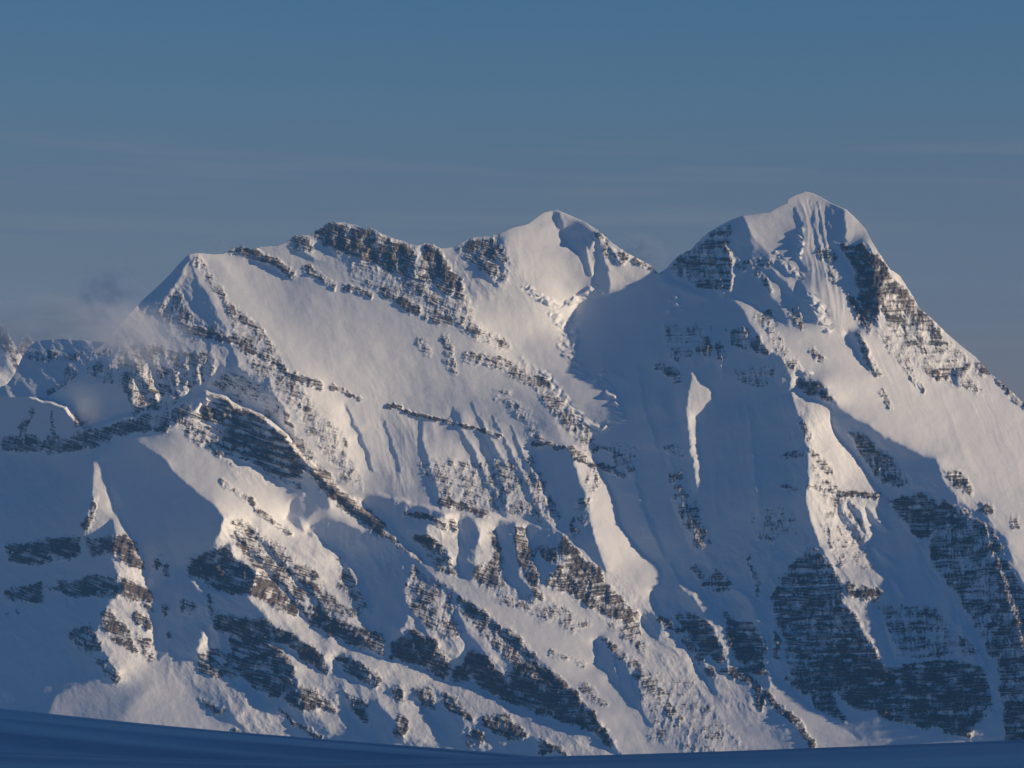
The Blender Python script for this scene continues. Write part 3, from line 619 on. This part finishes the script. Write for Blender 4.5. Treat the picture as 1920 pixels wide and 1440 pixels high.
K(0.56,[(770,1060),(810,1080),(855,1100),(850,1150),(880,1190),(830,1200),(790,1170),(755,1130)]); K(0.98,[(735,1200),(770,1180),(815,1200),(840,1250),(838,1275),(790,1250),(736,1238)]); K(0.98,[(848,1255),(885,1215),(910,1225),(950,1275),(948,1318),(890,1280),(850,1278)])
K(0.68,[(853,1105),(903,1143),(947,1173),(980,1200),(1013,1237),(1000,1270),(960,1250),(920,1200),(860,1145)]); K(0.92,[(950,1255),(1000,1240),(1047,1267),(1085,1300),(1115,1340),(1140,1367),(1160,1405),(1130,1390),(1120,1378),(1060,1355),(990,1330),(945,1312)])
for poly in ([(630,1230),(655,1225),(690,1255),(718,1275),(700,1290),(640,1262)],[(640,1290),(660,1300),(690,1320),(690,1360),(660,1330)],[(735,1285),(755,1290),(760,1320),(740,1310)],[(775,1290),(810,1285),(815,1330),(790,1330)],[(820,1300),(860,1310),(885,1340),(890,1360),(850,1340)],[(900,1335),(950,1340),(985,1370),(990,1392),(930,1380),(905,1360)],[(870,1365),(900,1370),(920,1395),(870,1400)],[(740,1330),(770,1345),(760,1385),(735,1380)],[(1005,1380),(1050,1400),(1070,1415),(1010,1412)],[(365,1310),(400,1320),(440,1340),(400,1340)]): K(0.85,poly)
R.band(0.6,8,[(440,1370),(480,1385),(520,1395)]); R.band(.7,7,[(520,1330),(560,1360),(600,1380)]); R.band(.6,8,[(560,1395),(640,1400)])
# buttress
R.band(0.9,8,[(760,962),(800,970),(835,990)]); K(0.95,[(772,1003),(805,1003),(838,1027),(832,1040),(780,1020)]); K(0.7,[(790,1035),(840,1030),(860,1070),(855,1085),(820,1065)]); K(0.75,[(840,970),(862,990),(862,1005),(845,990)])
K(0.75,[(920,990),(935,995),(945,1070),(955,1110),(905,1100),(880,1080),(890,1060),(925,1050)]); K(0.85,[(965,985),(985,985),(1000,1035),(1010,1075),(1025,1130),(1000,1120),(985,1080),(970,1060)]); K(0.85,[(1000,1025),(1050,1020),(1045,1065),(1010,1050)])
K(1.0,[(1050,1000),(1070,1010),(1100,1060),(1110,1100),(1090,1090),(1055,1060)]); K(0.74,[(1050,1060),(1120,1060),(1150,1110),(1200,1150),(1200,1200),(1150,1160),(1090,1130),(1040,1100),(1020,1090)]); K(0.55,[(1120,1150),(1200,1190),(1220,1240),(1180,1210)])
R.band(0.55,22,[(1200,1265),(1240,1310),(1270,1350)]); R.band(0.3,50,[(1240,1330),(1310,1400)]); R.band(0.5,10,[(1040,1225),(1090,1245)]); R.band(.45,16,[(1100,1290),(1130,1320)])
K(0.40,[(1240,610),(1340,600),(1340,670),(1260,680)]); K(0.42,[(1370,690),(1450,685),(1450,730),(1390,725)]); K(.4,[(1140,830),(1200,840),(1200,900),(1150,880)]); K(.36,[(1400,960),(1480,950),(1500,1000),(1420,1020)])
# basin and its ribs
R.band(0.8,13,[(1237,690),(1265,695),(1272,710)]); R.band(.7,12,[(1328,640),(1325,665)]); R.band(.7,12,[(1350,650),(1352,670)]); K(0.62,[(1355,610),(1400,615),(1425,635),(1450,660),(1440,668),(1400,655),(1370,650)]); R.band(.6,12,[(1440,590),(1450,620)])
K(0.7,[(1250,890),(1285,880),(1282,905),(1255,903)]); K(0.55,[(1262,905),(1285,910),(1310,950),(1335,1010),(1340,1028),(1305,1025),(1280,985),(1265,950)]); R.band(.5,12,[(1255,840),(1275,850)]); R.band(.7,9,[(1127,875),(1170,890)]); R.band(.5,10,[(1135,840),(1160,850)])
K(0.75,[(1290,1070),(1305,1060),(1320,1090),(1345,1060),(1375,1105),(1380,1110),(1345,1110),(1310,1090)]); R.band(.5,6,[(1405,1040),(1415,1070),(1420,1120)])
K(0.9,[(1262,1150),(1290,1150),(1320,1160),(1345,1195),(1362,1245),(1335,1240),(1300,1205)]); K(0.85,[(1360,1140),(1380,1160),(1410,1165),(1437,1210),(1440,1270),(1390,1260),(1365,1200)]); K(0.8,[(1450,1180),(1460,1190),(1463,1240),(1450,1235)])
K(0.74,[(1490,1050),(1520,1025),(1545,1045),(1570,1075),(1585,1110),(1585,1130),(1610,1170),(1640,1215),(1660,1250),(1660,1290),(1560,1280),(1480,1290),(1470,1200),(1440,1120)])
K(0.9,[(1540,1200),(1640,1210),(1660,1255),(1780,1230),(1850,1260),(1860,1330),(1815,1380),(1740,1365),(1680,1355),(1600,1330),(1570,1300),(1530,1280)]); K(0.78,[(1460,1260),(1530,1270),(1570,1300),(1590,1360),(1530,1325)]); K(.5,[(1640,1130),(1750,1140),(1840,1220),(1780,1240),(1680,1230)])
K(0.82,[(1585,1090),(1620,1095),(1660,1112),(1640,1130),(1590,1120)]); R.band(.5,10,[(1545,985),(1570,1040),(1580,1060)])
K(0.88,[(1490,708),(1520,712),(1545,720),(1560,745),(1570,758),(1530,745),(1495,735)]); R.band(.6,10,[(1515,845),(1545,870),(1560,880)]); R.band(.75,8,[(1515,910),(1550,920),(1590,925),(1650,930)]); R.band(.5,14,[(1425,595),(1450,625),(1470,660),(1490,690)]); R.band(.4,12,[(1500,780),(1515,820)]); R.band(.5,10,[(1500,855),(1470,858)]); R.band(.6,6,[(1470,912),(1500,914)])
R.band(.85,13,[(1358,1257),(1395,1266),(1420,1290),(1428,1322)]); R.band(.85,11,[(1437,1300),(1465,1330),(1500,1365),(1526,1402)]); R.band(.7,12,[(1240,1160),(1275,1185),(1310,1230),(1335,1270)])
R.band(.6,12,[(1128,1195),(1160,1225),(1200,1250)]); K(0.44,[(780,870),(1000,850),(1060,990),(930,960),(830,935)]); K(0.40,[(430,560),(520,650),(640,830),(690,920),(640,900),(540,760),(440,650)]); K(0.33,[(1180,1250),(1300,1270),(1400,1400),(1220,1390)]); K(0.40,[(1640,620),(1790,660),(1850,740),(1700,700)])
K(0.40,[(870,1090),(1000,1110),(1110,1170),(1080,1190),(960,1140)]); K(0.36,[(1520,860),(1620,960),(1650,1080),(1560,1040)]); K(0.42,[(960,640),(1080,780),(1100,850),(1020,760)]); K(.38,[(640,460),(860,560),(930,640),(800,600),(660,520)]); K(.42,[(150,660),(220,650),(240,740),(160,700)]); K(.40,[(420,960),(520,1010),(640,1130),(560,1110),(450,1010)])
# right rib flank
K(0.68,[(1585,800),(1640,830),(1660,850),(1680,880),(1700,900),(1690,915),(1650,900),(1610,850)]); K(0.82,[(1660,940),(1720,925),(1790,945),(1790,970),(1740,1010),(1715,1010),(1690,970)]); K(0.68,[(1740,1010),(1800,950),(1860,990),(1890,1050),(1920,1110),(2040,1250),(2040,1450),(1880,1390),(1870,1250),(1800,1130),(1750,1060)])
K(0.85,[(1775,880),(1800,885),(1830,915),(1828,927),(1790,915)]); K(.8,[(1840,945),(1860,950),(1862,972),(1835,960)]); K(.7,[(1885,965),(1910,970),(1915,990),(1890,990)]); K(0.8,[(1880,1310),(2040,1300),(2040,1440),(1880,1390)])
# right summit
K(0.98,[(1577,460),(1620,452),(1640,478),(1665,505),(1690,540),(1712,562),(1665,560),(1650,575),(1645,605),(1630,618),(1605,595),(1613,550),(1595,495)]); K(0.7,[(1640,470),(1670,510),(1715,560),(1750,600),(1770,625),(1700,620),(1660,600),(1650,570)]); K(0.78,[(1590,540),(1610,560),(1640,610),(1630,625),(1600,590)])
K(.5,[(1660,600),(1770,625),(1790,650),(1720,660),(1680,640)]); R.band(.6,10,[(1610,630),(1625,670),(1645,700)]); K(0.8,[(1740,705),(1760,690),(1780,690),(1785,715),(1760,712)]); K(.7,[(1788,690),(1820,680),(1830,690),(1800,715)]); R.band(.6,10,[(1840,685),(1880,720),(1920,760)]); R.band(.6,6,[(1710,705),(1730,735)]); R.band(.6,10,[(1660,735),(1670,760)]); R.band(.4,14,[(1770,640),(1840,700)])
K(.62,[(1250,503),(1277,477),(1310,452),(1350,423),(1365,420),(1372,450),(1376,500),(1372,545),(1340,543),(1290,533)]); R.band(.55,14,[(1390,500),(1440,492)]); R.band(.6,12,[(1490,580),(1500,610)]); R.band(.7,10,[(1525,655),(1537,672)]); R.band(.45,16,[(1535,470),(1560,480),(1565,520)]); R.band(.6,10,[(1420,510),(1445,540)])
# flutes (amplitude, lean)
R.flutes(0.32,-0.30,[(360,480),(1000,450),(1100,850),(1040,1000),(700,930),(560,700)],12)
R.flutes(0.9,-0.25,[(700,760),(1000,820),(1050,990),(700,920)],12)
R.flutes(1.5,-0.12,[(1490,380),(1570,390),(1600,520),(1590,640),(1530,560)],6)
R.flutes(0.4,-0.45,[(1560,640),(1750,620),(2060,900),(2060,1080),(1760,850)],12)
R.flutes(0.3,-0.45,[(1060,860),(1240,1080),(1180,1110)],8); R.flutes(0.35,-0.6,[(850,1090),(1000,1140),(1200,1240),(1530,1420),(1150,1420)],12)
R.flutes(1.1,-0.45,[(1520,740),(1640,900),(1700,1110),(1600,1110),(1520,950)],8); R.flutes(1.0,0,[(230,830),(300,850),(290,880),(210,880)],6)
R.flutes(0.7,-0.15,[(1130,600),(1500,760),(1510,1000),(1300,1000)],20); R.flutes(1.0,-0.2,[(1640,1120),(1800,1130),(1840,1250),(1700,1250)],10)
R.crags(0.8,[(180,1000),(420,960),(640,1010),(760,1050),(900,1130),(1160,1420),(300,1420),(160,1200)],14); R.crags(0.9,[(683,930),(1060,1000),(1240,1150),(1500,1380),(1250,1300),(1100,1130),(860,1090)],10)
R.crags(0.8,[(200,650),(350,490),(420,600),(540,800),(330,760)],10); R.crags(0.7,[(360,740),(560,830),(600,920),(440,900)],8); R.crags(0.7,[(-100,730),(150,790),(330,780),(180,860),(170,1260),(-100,1250)],14)
R.crags(0.7,[(590,430),(860,470),(960,440),(960,530),(870,580),(600,480)],8); R.crags(0.8,[(1400,1000),(1560,1020),(1860,1250),(1860,1390),(1240,1180),(1260,1060)],12); R.crags(0.8,[(1580,800),(1850,960),(2040,1250),(2040,1450),(1880,1400),(1660,950)],10)
R.crags(0.7,[(1260,490),(1390,400),(1420,520),(1370,560)],8); R.crags(0.7,[(1580,450),(1660,480),(1780,640),(1640,640)],8); R.crags(0.35,[(400,560),(560,680),(680,900),(560,860)],14); R.crags(0.5,[(1370,560),(1500,700),(1540,760),(1660,950),(1640,1110),(1520,1000),(1500,760)],10)
R.crags(0.15,[(218,820),(300,853),(420,970),(353,1050),(335,1200),(310,1250),(293,1250),(277,1070),(213,960)],6); R.crags(0.2,[(90,1280),(300,1250),(480,1390),(60,1400)],10)
R.beds(1.0,[(385,737),(455,768),(535,817),(580,870),(620,910),(560,905),(440,880),(360,780)]); R.beds(0.55,[(1400,1010),(1560,1020),(1860,1250),(1860,1390),(1240,1180)]); R.beds(0.6,[(430,1180),(560,1230),(560,1320),(360,1280),(370,1200)]); R.beds(.5,[(1640,600),(1790,640),(1800,720),(1680,680)]); R.beds(.5,[(1240,480),(1370,410),(1380,550)]); R.beds(.5,[(1040,1050),(1200,1150),(1200,1220),(1020,1100)])
R.fang=np.where((R.V>960)&(R.U<1250)&(R.flute==0),-0.62,R.fang); R.fang=np.where((R.U>380)&(R.U<720)&(R.V<930)&(R.flute==0),-0.75,R.fang)
# broken ice
for w,pts in ((12,[(1073,610),(1080,650),(1078,690),(1100,702),(1130,718),(1150,755),(1165,788)]),(9,[(1130,700),(1140,720)]),(8,[(1262,560),(1275,575)]),(11,[(985,540),(1010,560),(1050,572),(1085,560),(1117,537)]),(13,[(1040,590),(1060,620),(1055,650),(1075,675)]),(12,[(1020,700),(1050,740),(1090,790),(1120,805),(1160,790)]),(9,[(1455,480),(1480,500),(1500,520)]),(13,[(1520,560),(1545,590),(1550,615)]),(8,[(1500,430),(1497,480)]),(6,[(1490,690),(1520,700)])):
    d=R.strip(pts,w*2)[0]; R.serac=np.maximum(R.serac,sstep(w,w*.3,d))
R.vc=(np.array([p[0] for p in CREST],float),np.array([p[1] for p in CREST],float))
R.solve(14)
dip = lambda u: 0.34*sstep(1250,900,u)-0.03
P,rk,tone,Uu,Vv = build(R,CREST,1475,1760,1000,60,dip,3)
uf=0.25*(Uu[1:,1:]+Uu[:-1,1:]+Uu[1:,:-1]+Uu[:-1,:-1]); vf=0.25*(Vv[1:,1:]+Vv[:-1,1:]+Vv[1:,:-1]+Vv[:-1,:-1])
FRONT=[(-140,716),(0,715),(60,742),(125,762),(145,790),(157,800),(243,779),(317,767),(385,734),(425,745),(455,765),(490,777),(535,813),(577,864),(640,925),(693,962),(763,1020),(853,1097),(947,1170),(1013,1235),(1110,1333),(1165,1410),(1180,1500),(-400,1500),(-400,700)]
def inpoly(x,y,p):
    m=np.zeros(x.shape,bool); x1,y1=p[-1]
    for x2,y2 in p:
        if y1!=y2: m^=((y1>y)!=(y2>y))&(x<(x2-x1)*(y-y1)/(y2-y1)+x1)
        x1,y1=x2,y2
    return m
fm=inpoly(uf,vf,FRONT)
set_kind(grid_mesh('mountain',P,MAT,rk,tone,~fm),'structure','long snowy mountain massif with three summits in low evening sun')
set_kind(grid_mesh('mountain_ridge',P,MAT,rk,tone,fm),'structure','nearer rocky ridge with banded cliffs below the snowy massif')

# far peaks at the left edge
def far(crest,gx,shade,rocks,D0,seed,u0,u1,vb,name,lab):
    v0=min(p[1] for p in crest)-20
    Q=Relief(u0,u1,v0,vb,2.0,gx=gx,gz=0.9)
    for g,p in shade: Q.area(g,0.7,p)
    for r,p in rocks: Q.rocks(r,p)
    Q.crag[:]=1.1
    Q.solve()
    p_,r_,t_,_,_=build(Q,crest,vb,int((u1-u0)/1.6),int((vb-v0)/1.6),D0,lambda u:0.2+0*u,seed,jag=2.2)
    set_kind(grid_mesh(name,p_,MAT,r_,t_),'structure',lab)
far([(-160,560),(-40,575),(-10,595),(0,603),(13,612),(17,630),(27,645),(40,668),(48,700),(60,740)],0.35,[(-1.2,[(-10,600),(0,604),(6,640),(14,690),(28,705),(-20,690)])],[(.8,[(-30,560),(13,606),(18,632),(36,660),(25,672),(0,655),(-20,620)]),(.5,[(10,660),(40,668),(40,700),(25,690)])],2000,71,-160,64,780,'mountain','small bright rocky peak far off at the left edge')
far([(-60,720),(20,700),(30,660),(42,634),(50,625),(56,632),(63,640),(75,655),(95,670),(140,700)],0.2,[],[(.75,[(25,660),(50,625),(65,640),(80,660),(60,672),(30,670)])],2400,81,-60,140,780,'mountain','small rocky summit showing behind the blue shaded ridge')
far([(-140,745),(-20,735),(14,720),(27,702),(35,684),(43,667),(55,650),(67,640),(90,637),(117,635),(150,637),(170,640),(200,640),(240,640),(300,650)],-0.95,[],[(.5,[(40,665),(100,650),(160,660),(150,680),(60,680)]),(.65,[(85,735),(120,712),(150,698),(140,725),(90,750)]),(.5,[(120,680),(150,700),(120,712)])],1300,91,-140,300,800,'mountain_ridge','blue shaded snow ridge behind the left flank')

# ------------------------------------------------------------------ near snowfield
def snowfield():
    T1=[(-900,1262),(-300,1302),(0,1328),(180,1349),(360,1366),(560,1382),(760,1398),(960,1413),(1150,1432),(1500,1470),(2600,1560)]
    T2=[(-900,1385),(-300,1402),(0,1409),(250,1419),(480,1428),(700,1426),(960,1420),(1200,1414),(1500,1403),(1700,1396),(1920,1387),(2400,1362),(3000,1330)]
    sm=lambda T:(np.arange(-900,3000,10.),np.convolve(np.pad(np.interp(np.arange(-900,3000,10.),[p[0] for p in T],[p[1] for p in T]),15,mode='edge'),np.ones(31)/31,'valid'))
    A1,A2=sm(T1),sm(T2)
    y1,y2=430.0,165.0
    xs=np.linspace(-430,430,430); ys=np.concatenate([np.linspace(3,60,40),np.linspace(60.5,640,560)])
    X,Yg=np.meshgrid(xs,ys); U=CX+F*X/Yg
    z1=-(np.interp(U,*A1)-CY)/F*Yg-np.where(Yg<y1,0.034*(Yg-y1)**2/y1,0.16*(Yg-y1)**2/y1)
    z2=-(np.interp(U,*A2)-CY)/F*Yg-np.where(Yg<y2,0.022*(Yg-y2)**2/y2,0.16*(Yg-y2)**2/y2)
    k=0.25
    z=k*np.logaddexp(z1/k,z2/k)
    far=sstep(150,330,Yg)
    z=z+0.05*fbm(X/50,Yg/12,4,7)+far*(1.0*gnoise(X/230+Yg/300,Yg/62,9)+0.45*gnoise(X/120+Yg/90,Yg/24,19))*sstep(2,40,np.abs(Yg-y1))
    return np.stack([X,Yg,z],-1)
set_kind(grid_mesh('snowfield',snowfield()[::-1],SNOW),'structure','shaded blue snowfield in the foreground')
# unseen dome added behind and right of the camera to shade the foreground
def dome():
    n=60
    t=np.linspace(-1,1,n); X,Yg=np.meshgrid(t,t)
    h=np.clip(1-(X**2+Yg**2),0,1)**1.2
    return np.stack([640+X*430,-140+Yg*520,-60+h*335+4*fbm(X*3,Yg*3,3,4)],-1)
set_kind(grid_mesh('shade_dome',dome()[::-1],SNOW),'structure','unseen rounded dome added to shade the foreground')

# ------------------------------------------------------------------ sky, sun, camera
def world():
    w=bpy.data.worlds.new('World'); scene.world=w; w.use_nodes=True
    nt=w.node_tree; N=nt.nodes; L=nt.links; N.clear()
    out=N.new('ShaderNodeOutputWorld'); bg=N.new('ShaderNodeBackground'); L.new(bg.outputs[0],out.inputs[0])
    sky=N.new('ShaderNodeTexSky'); sky.sky_type='NISHITA'; sky.sun_disc=False
    sky.sun_elevation=math.radians(SUN_EL); sky.sun_rotation=math.radians(180-SUN_AZ); sky.altitude=2900; sky.air_density=1.0; sky.dust_density=0.6; sky.ozone_density=1.5
    tc=N.new('ShaderNodeTexCoord'); sp=N.new('ShaderNodeSeparateXYZ'); L.new(tc.outputs['Generated'],sp.inputs[0])
    cr=N.new('ShaderNodeValToRGB'); L.new(sp.outputs['Z'],cr.inputs['Fac'])
    E=cr.color_ramp.elements
    tab=[(0.0,(.124,.114,.138)),(.018,(.121,.117,.147)),(.07,(.104,.130,.182)),(.10,(.090,.135,.200)),(.135,(.073,.145,.226)),(.18,(.053,.138,.244)),(.40,(.005,.048,.145)),(1,(.001,.029,.115))]
    while len(E)<len(tab): E.new(0.5)
    for e,(p,c) in zip(E,tab): e.position=p; e.color=(*c,1)
    sc=N.new('ShaderNodeVectorMath'); sc.operation='SCALE'; sc.inputs['Scale'].default_value=10.0; L.new(cr.outputs[0],sc.inputs[0])
    at=N.new('ShaderNodeMath'); at.operation='ARCTAN2'; L.new(sp.outputs['X'],at.inputs[0]); L.new(sp.outputs['Y'],at.inputs[1])
    cx=N.new('ShaderNodeCombineXYZ'); L.new(at.outputs[0],cx.inputs[0])
    tl=N.new('ShaderNodeMath'); tl.operation='MULTIPLY_ADD'; tl.inputs[1].default_value=0.028; L.new(at.outputs[0],tl.inputs[0]); L.new(sp.outputs['Z'],tl.inputs[2]); L.new(tl.outputs[0],cx.inputs[2])
    mp=N.new('ShaderNodeMapping'); mp.inputs['Scale'].default_value=(5.0,1,105.0); L.new(cx.outputs[0],mp.inputs['Vector'])
    nz=N.new('ShaderNodeTexNoise'); nz.inputs['Scale'].default_value=1.0; nz.inputs['Detail'].default_value=4; nz.inputs['Roughness'].default_value=0.5; L.new(mp.outputs[0],nz.inputs['Vector'])
    th=N.new('ShaderNodeMapRange'); th.inputs['From Min'].default_value=0.50; th.inputs['From Max'].default_value=0.78; L.new(nz.outputs['Fac'],th.inputs['Value'])
    bd=N.new('ShaderNodeValToRGB'); be=bd.color_ramp.elements; L.new(sp.outputs['Z'],bd.inputs['Fac'])
    for q in (0.5,0.5): be.new(q)
    for e,(p,c) in zip(be,[(0.0,.25),(.085,.7),(.105,1),(.128,0)]): e.position=p; e.color=(c,c,c,1)
    cm=N.new('ShaderNodeMath'); cm.operation='MULTIPLY'; L.new(th.outputs[0],cm.inputs[0]); L.new(bd.outputs[0],cm.inputs[1])
    cs=N.new('ShaderNodeMath'); cs.operation='MULTIPLY'; cs.inputs[1].default_value=0.55; L.new(cm.outputs[0],cs.inputs[0])
    cmx=N.new('ShaderNodeMix'); cmx.data_type='RGBA'; cmx.inputs['B'].default_value=(1.9,2.0,2.4,1); L.new(cs.outputs[0],cmx.inputs['Factor']); L.new(sc.outputs[0],cmx.inputs['A'])
    mx=N.new('ShaderNodeMix'); mx.data_type='RGBA'; mx.inputs['Factor'].default_value=0.88
    L.new(sky.outputs[0],mx.inputs['A']); L.new(cmx.outputs['Result'],mx.inputs['B']); L.new(mx.outputs['Result'],bg.inputs[0])
    bg.inputs[1].default_value=0.10
    return w
world()
def haze():
    x,y0,y1,z0,z1=9000,-900,16500,-1750,860
    v=[(-x,y0,z0),(x,y0,z0),(x,y1,z0),(-x,y1,z0),(-x,y0,z1),(x,y0,z1),(x,y1,z1),(-x,y1,z1)]
    me=bpy.data.meshes.new('haze'); me.from_pydata(v,[],[(3,2,1,0),(4,5,6,7),(0,1,5,4),(1,2,6,5),(2,3,7,6),(3,0,4,7)])
    o=bpy.data.objects.new('haze',me); COL.objects.link(o); o['kind']='stuff'
    m,nt,N,L=nodes_of('thin_air'); out=N.new('ShaderNodeOutputMaterial'); pv=N.new('ShaderNodeVolumePrincipled')
    pv.inputs['Density'].default_value=HAZE; pv.inputs['Color'].default_value=(.15,.46,1.0,1); L.new(pv.outputs[0],out.inputs['Volume'])
    me.materials.append(m)
def cloud(name,label,u,v,Y,ru,rv,ry,tilt,dens,col,thr,seed,sc=3.2):
    c=unproject(np.array(u*1.),np.array(v*1.),np.array(Y*1.)); k=Y/F
    import bmesh
    bm=bmesh.new(); bmesh.ops.create_icosphere(bm,subdivisions=3,radius=1.0)
    me=bpy.data.meshes.new(name); bm.to_mesh(me); bm.free()
    o=bpy.data.objects.new(name,me); COL.objects.link(o); o.location=c; o.scale=(ru*k,ry,rv*k); o.rotation_euler=(0,tilt,0)
    set_kind(o,None,label,'cloud',None)
    m,nt,N,L=nodes_of('cloud_vapour'); out=N.new('ShaderNodeOutputMaterial'); pv=N.new('ShaderNodeVolumePrincipled')
    L.new(pv.outputs[0],out.inputs['Volume']); pv.inputs['Color'].default_value=(*col,1); pv.inputs['Anisotropy'].default_value=0.1
    tc=N.new('ShaderNodeTexCoord'); ln=N.new('ShaderNodeVectorMath'); ln.operation='LENGTH'; L.new(tc.outputs['Object'],ln.inputs[0])
    fo=N.new('ShaderNodeMapRange'); fo.interpolation_type='SMOOTHSTEP'; fo.inputs['From Min'].default_value=1.0; fo.inputs['From Max'].default_value=0.15; L.new(ln.outputs['Value'],fo.inputs['Value'])
    mp=N.new('ShaderNodeMapping'); mp.inputs['Location'].default_value=(seed*3.7,seed*1.3,0); mp.inputs['Scale'].default_value=(1,0.6,0.75); L.new(tc.outputs['Object'],mp.inputs['Vector'])
    nz=N.new('ShaderNodeTexNoise'); nz.inputs['Scale'].default_value=sc; nz.inputs['Detail'].default_value=5; nz.inputs['Roughness'].default_value=0.62; nz.inputs['Distortion'].default_value=0.7; L.new(mp.outputs[0],nz.inputs['Vector'])
    th=N.new('ShaderNodeMapRange'); th.inputs['From Min'].default_value=thr; th.inputs['From Max'].default_value=thr+0.28; L.new(nz.outputs['Fac'],th.inputs['Value'])
    mu=N.new('ShaderNodeMath'); mu.operation='MULTIPLY'; L.new(fo.outputs[0],mu.inputs[0]); L.new(th.outputs[0],mu.inputs[1])
    m2=N.new('ShaderNodeMath'); m2.operation='MULTIPLY'; m2.inputs[1].default_value=dens; L.new(mu.outputs[0],m2.inputs[0]); L.new(m2.outputs[0],pv.inputs['Density'])
    me.materials.append(m)
    return o
cloud('cloud_wisp','thin lit wisp of cloud hanging in front of the left snow flank',250,628,8500,150,78,200,0.2,0.010,(.86,.91,1),0.36,2)
cloud('cloud_wisp','ragged dark blue cloud rising left of the left shoulder',215,560,10400,90,80,200,-0.4,0.024,(.42,.56,.78),0.44,5)  # dark blue vapour colour stands in for cloud lying in shade
cloud('cloud_wisp','low grey cloud bank lying over the far blue ridge at the left',110,612,11200,260,85,300,0.05,0.010,(.55,.66,.82),0.38,7)
cloud('cloud_wisp','small dark puff of cloud behind the col between the two right summits',1208,468,10200,62,34,160,0.35,0.035,(.40,.54,.74),0.44,9)  # vapour coloured dark as if the puff were shaded
cloud('cloud_wisp','faint dark cloud shred above the left end of the crest',400,462,10200,60,22,140,-0.25,0.014,(.42,.56,.76),0.46,11)  # shade put into the vapour colour here too
HAZE=2.2e-5
haze()
sd=(math.sin(math.radians(SUN_AZ))*math.cos(math.radians(SUN_EL)),-math.cos(math.radians(SUN_AZ))*math.cos(math.radians(SUN_EL)),math.sin(math.radians(SUN_EL)))
sl=bpy.data.lights.new('sun','SUN'); sl.energy=4.95; sl.angle=math.radians(0.53); sl.color=(1.0,0.768,0.50)
so=bpy.data.objects.new('sun',sl); COL.objects.link(so)
from mathutils import Vector
so.rotation_euler=Vector(sd).to_track_quat('Z','Y').to_euler()
cam=bpy.data.cameras.new('camera'); co=bpy.data.objects.new('camera',cam); COL.objects.link(co)
co.rotation_euler=(math.pi/2,0,0); cam.sensor_width=36; cam.lens=36*F/1920; cam.clip_start=0.5; cam.clip_end=80000
scene.camera=co
scene.view_settings.view_transform='Standard'; scene.view_settings.look='None'; scene.view_settings.exposure=0.0
scene.cycles.use_denoising=True; scene.cycles.volume_bounces=2
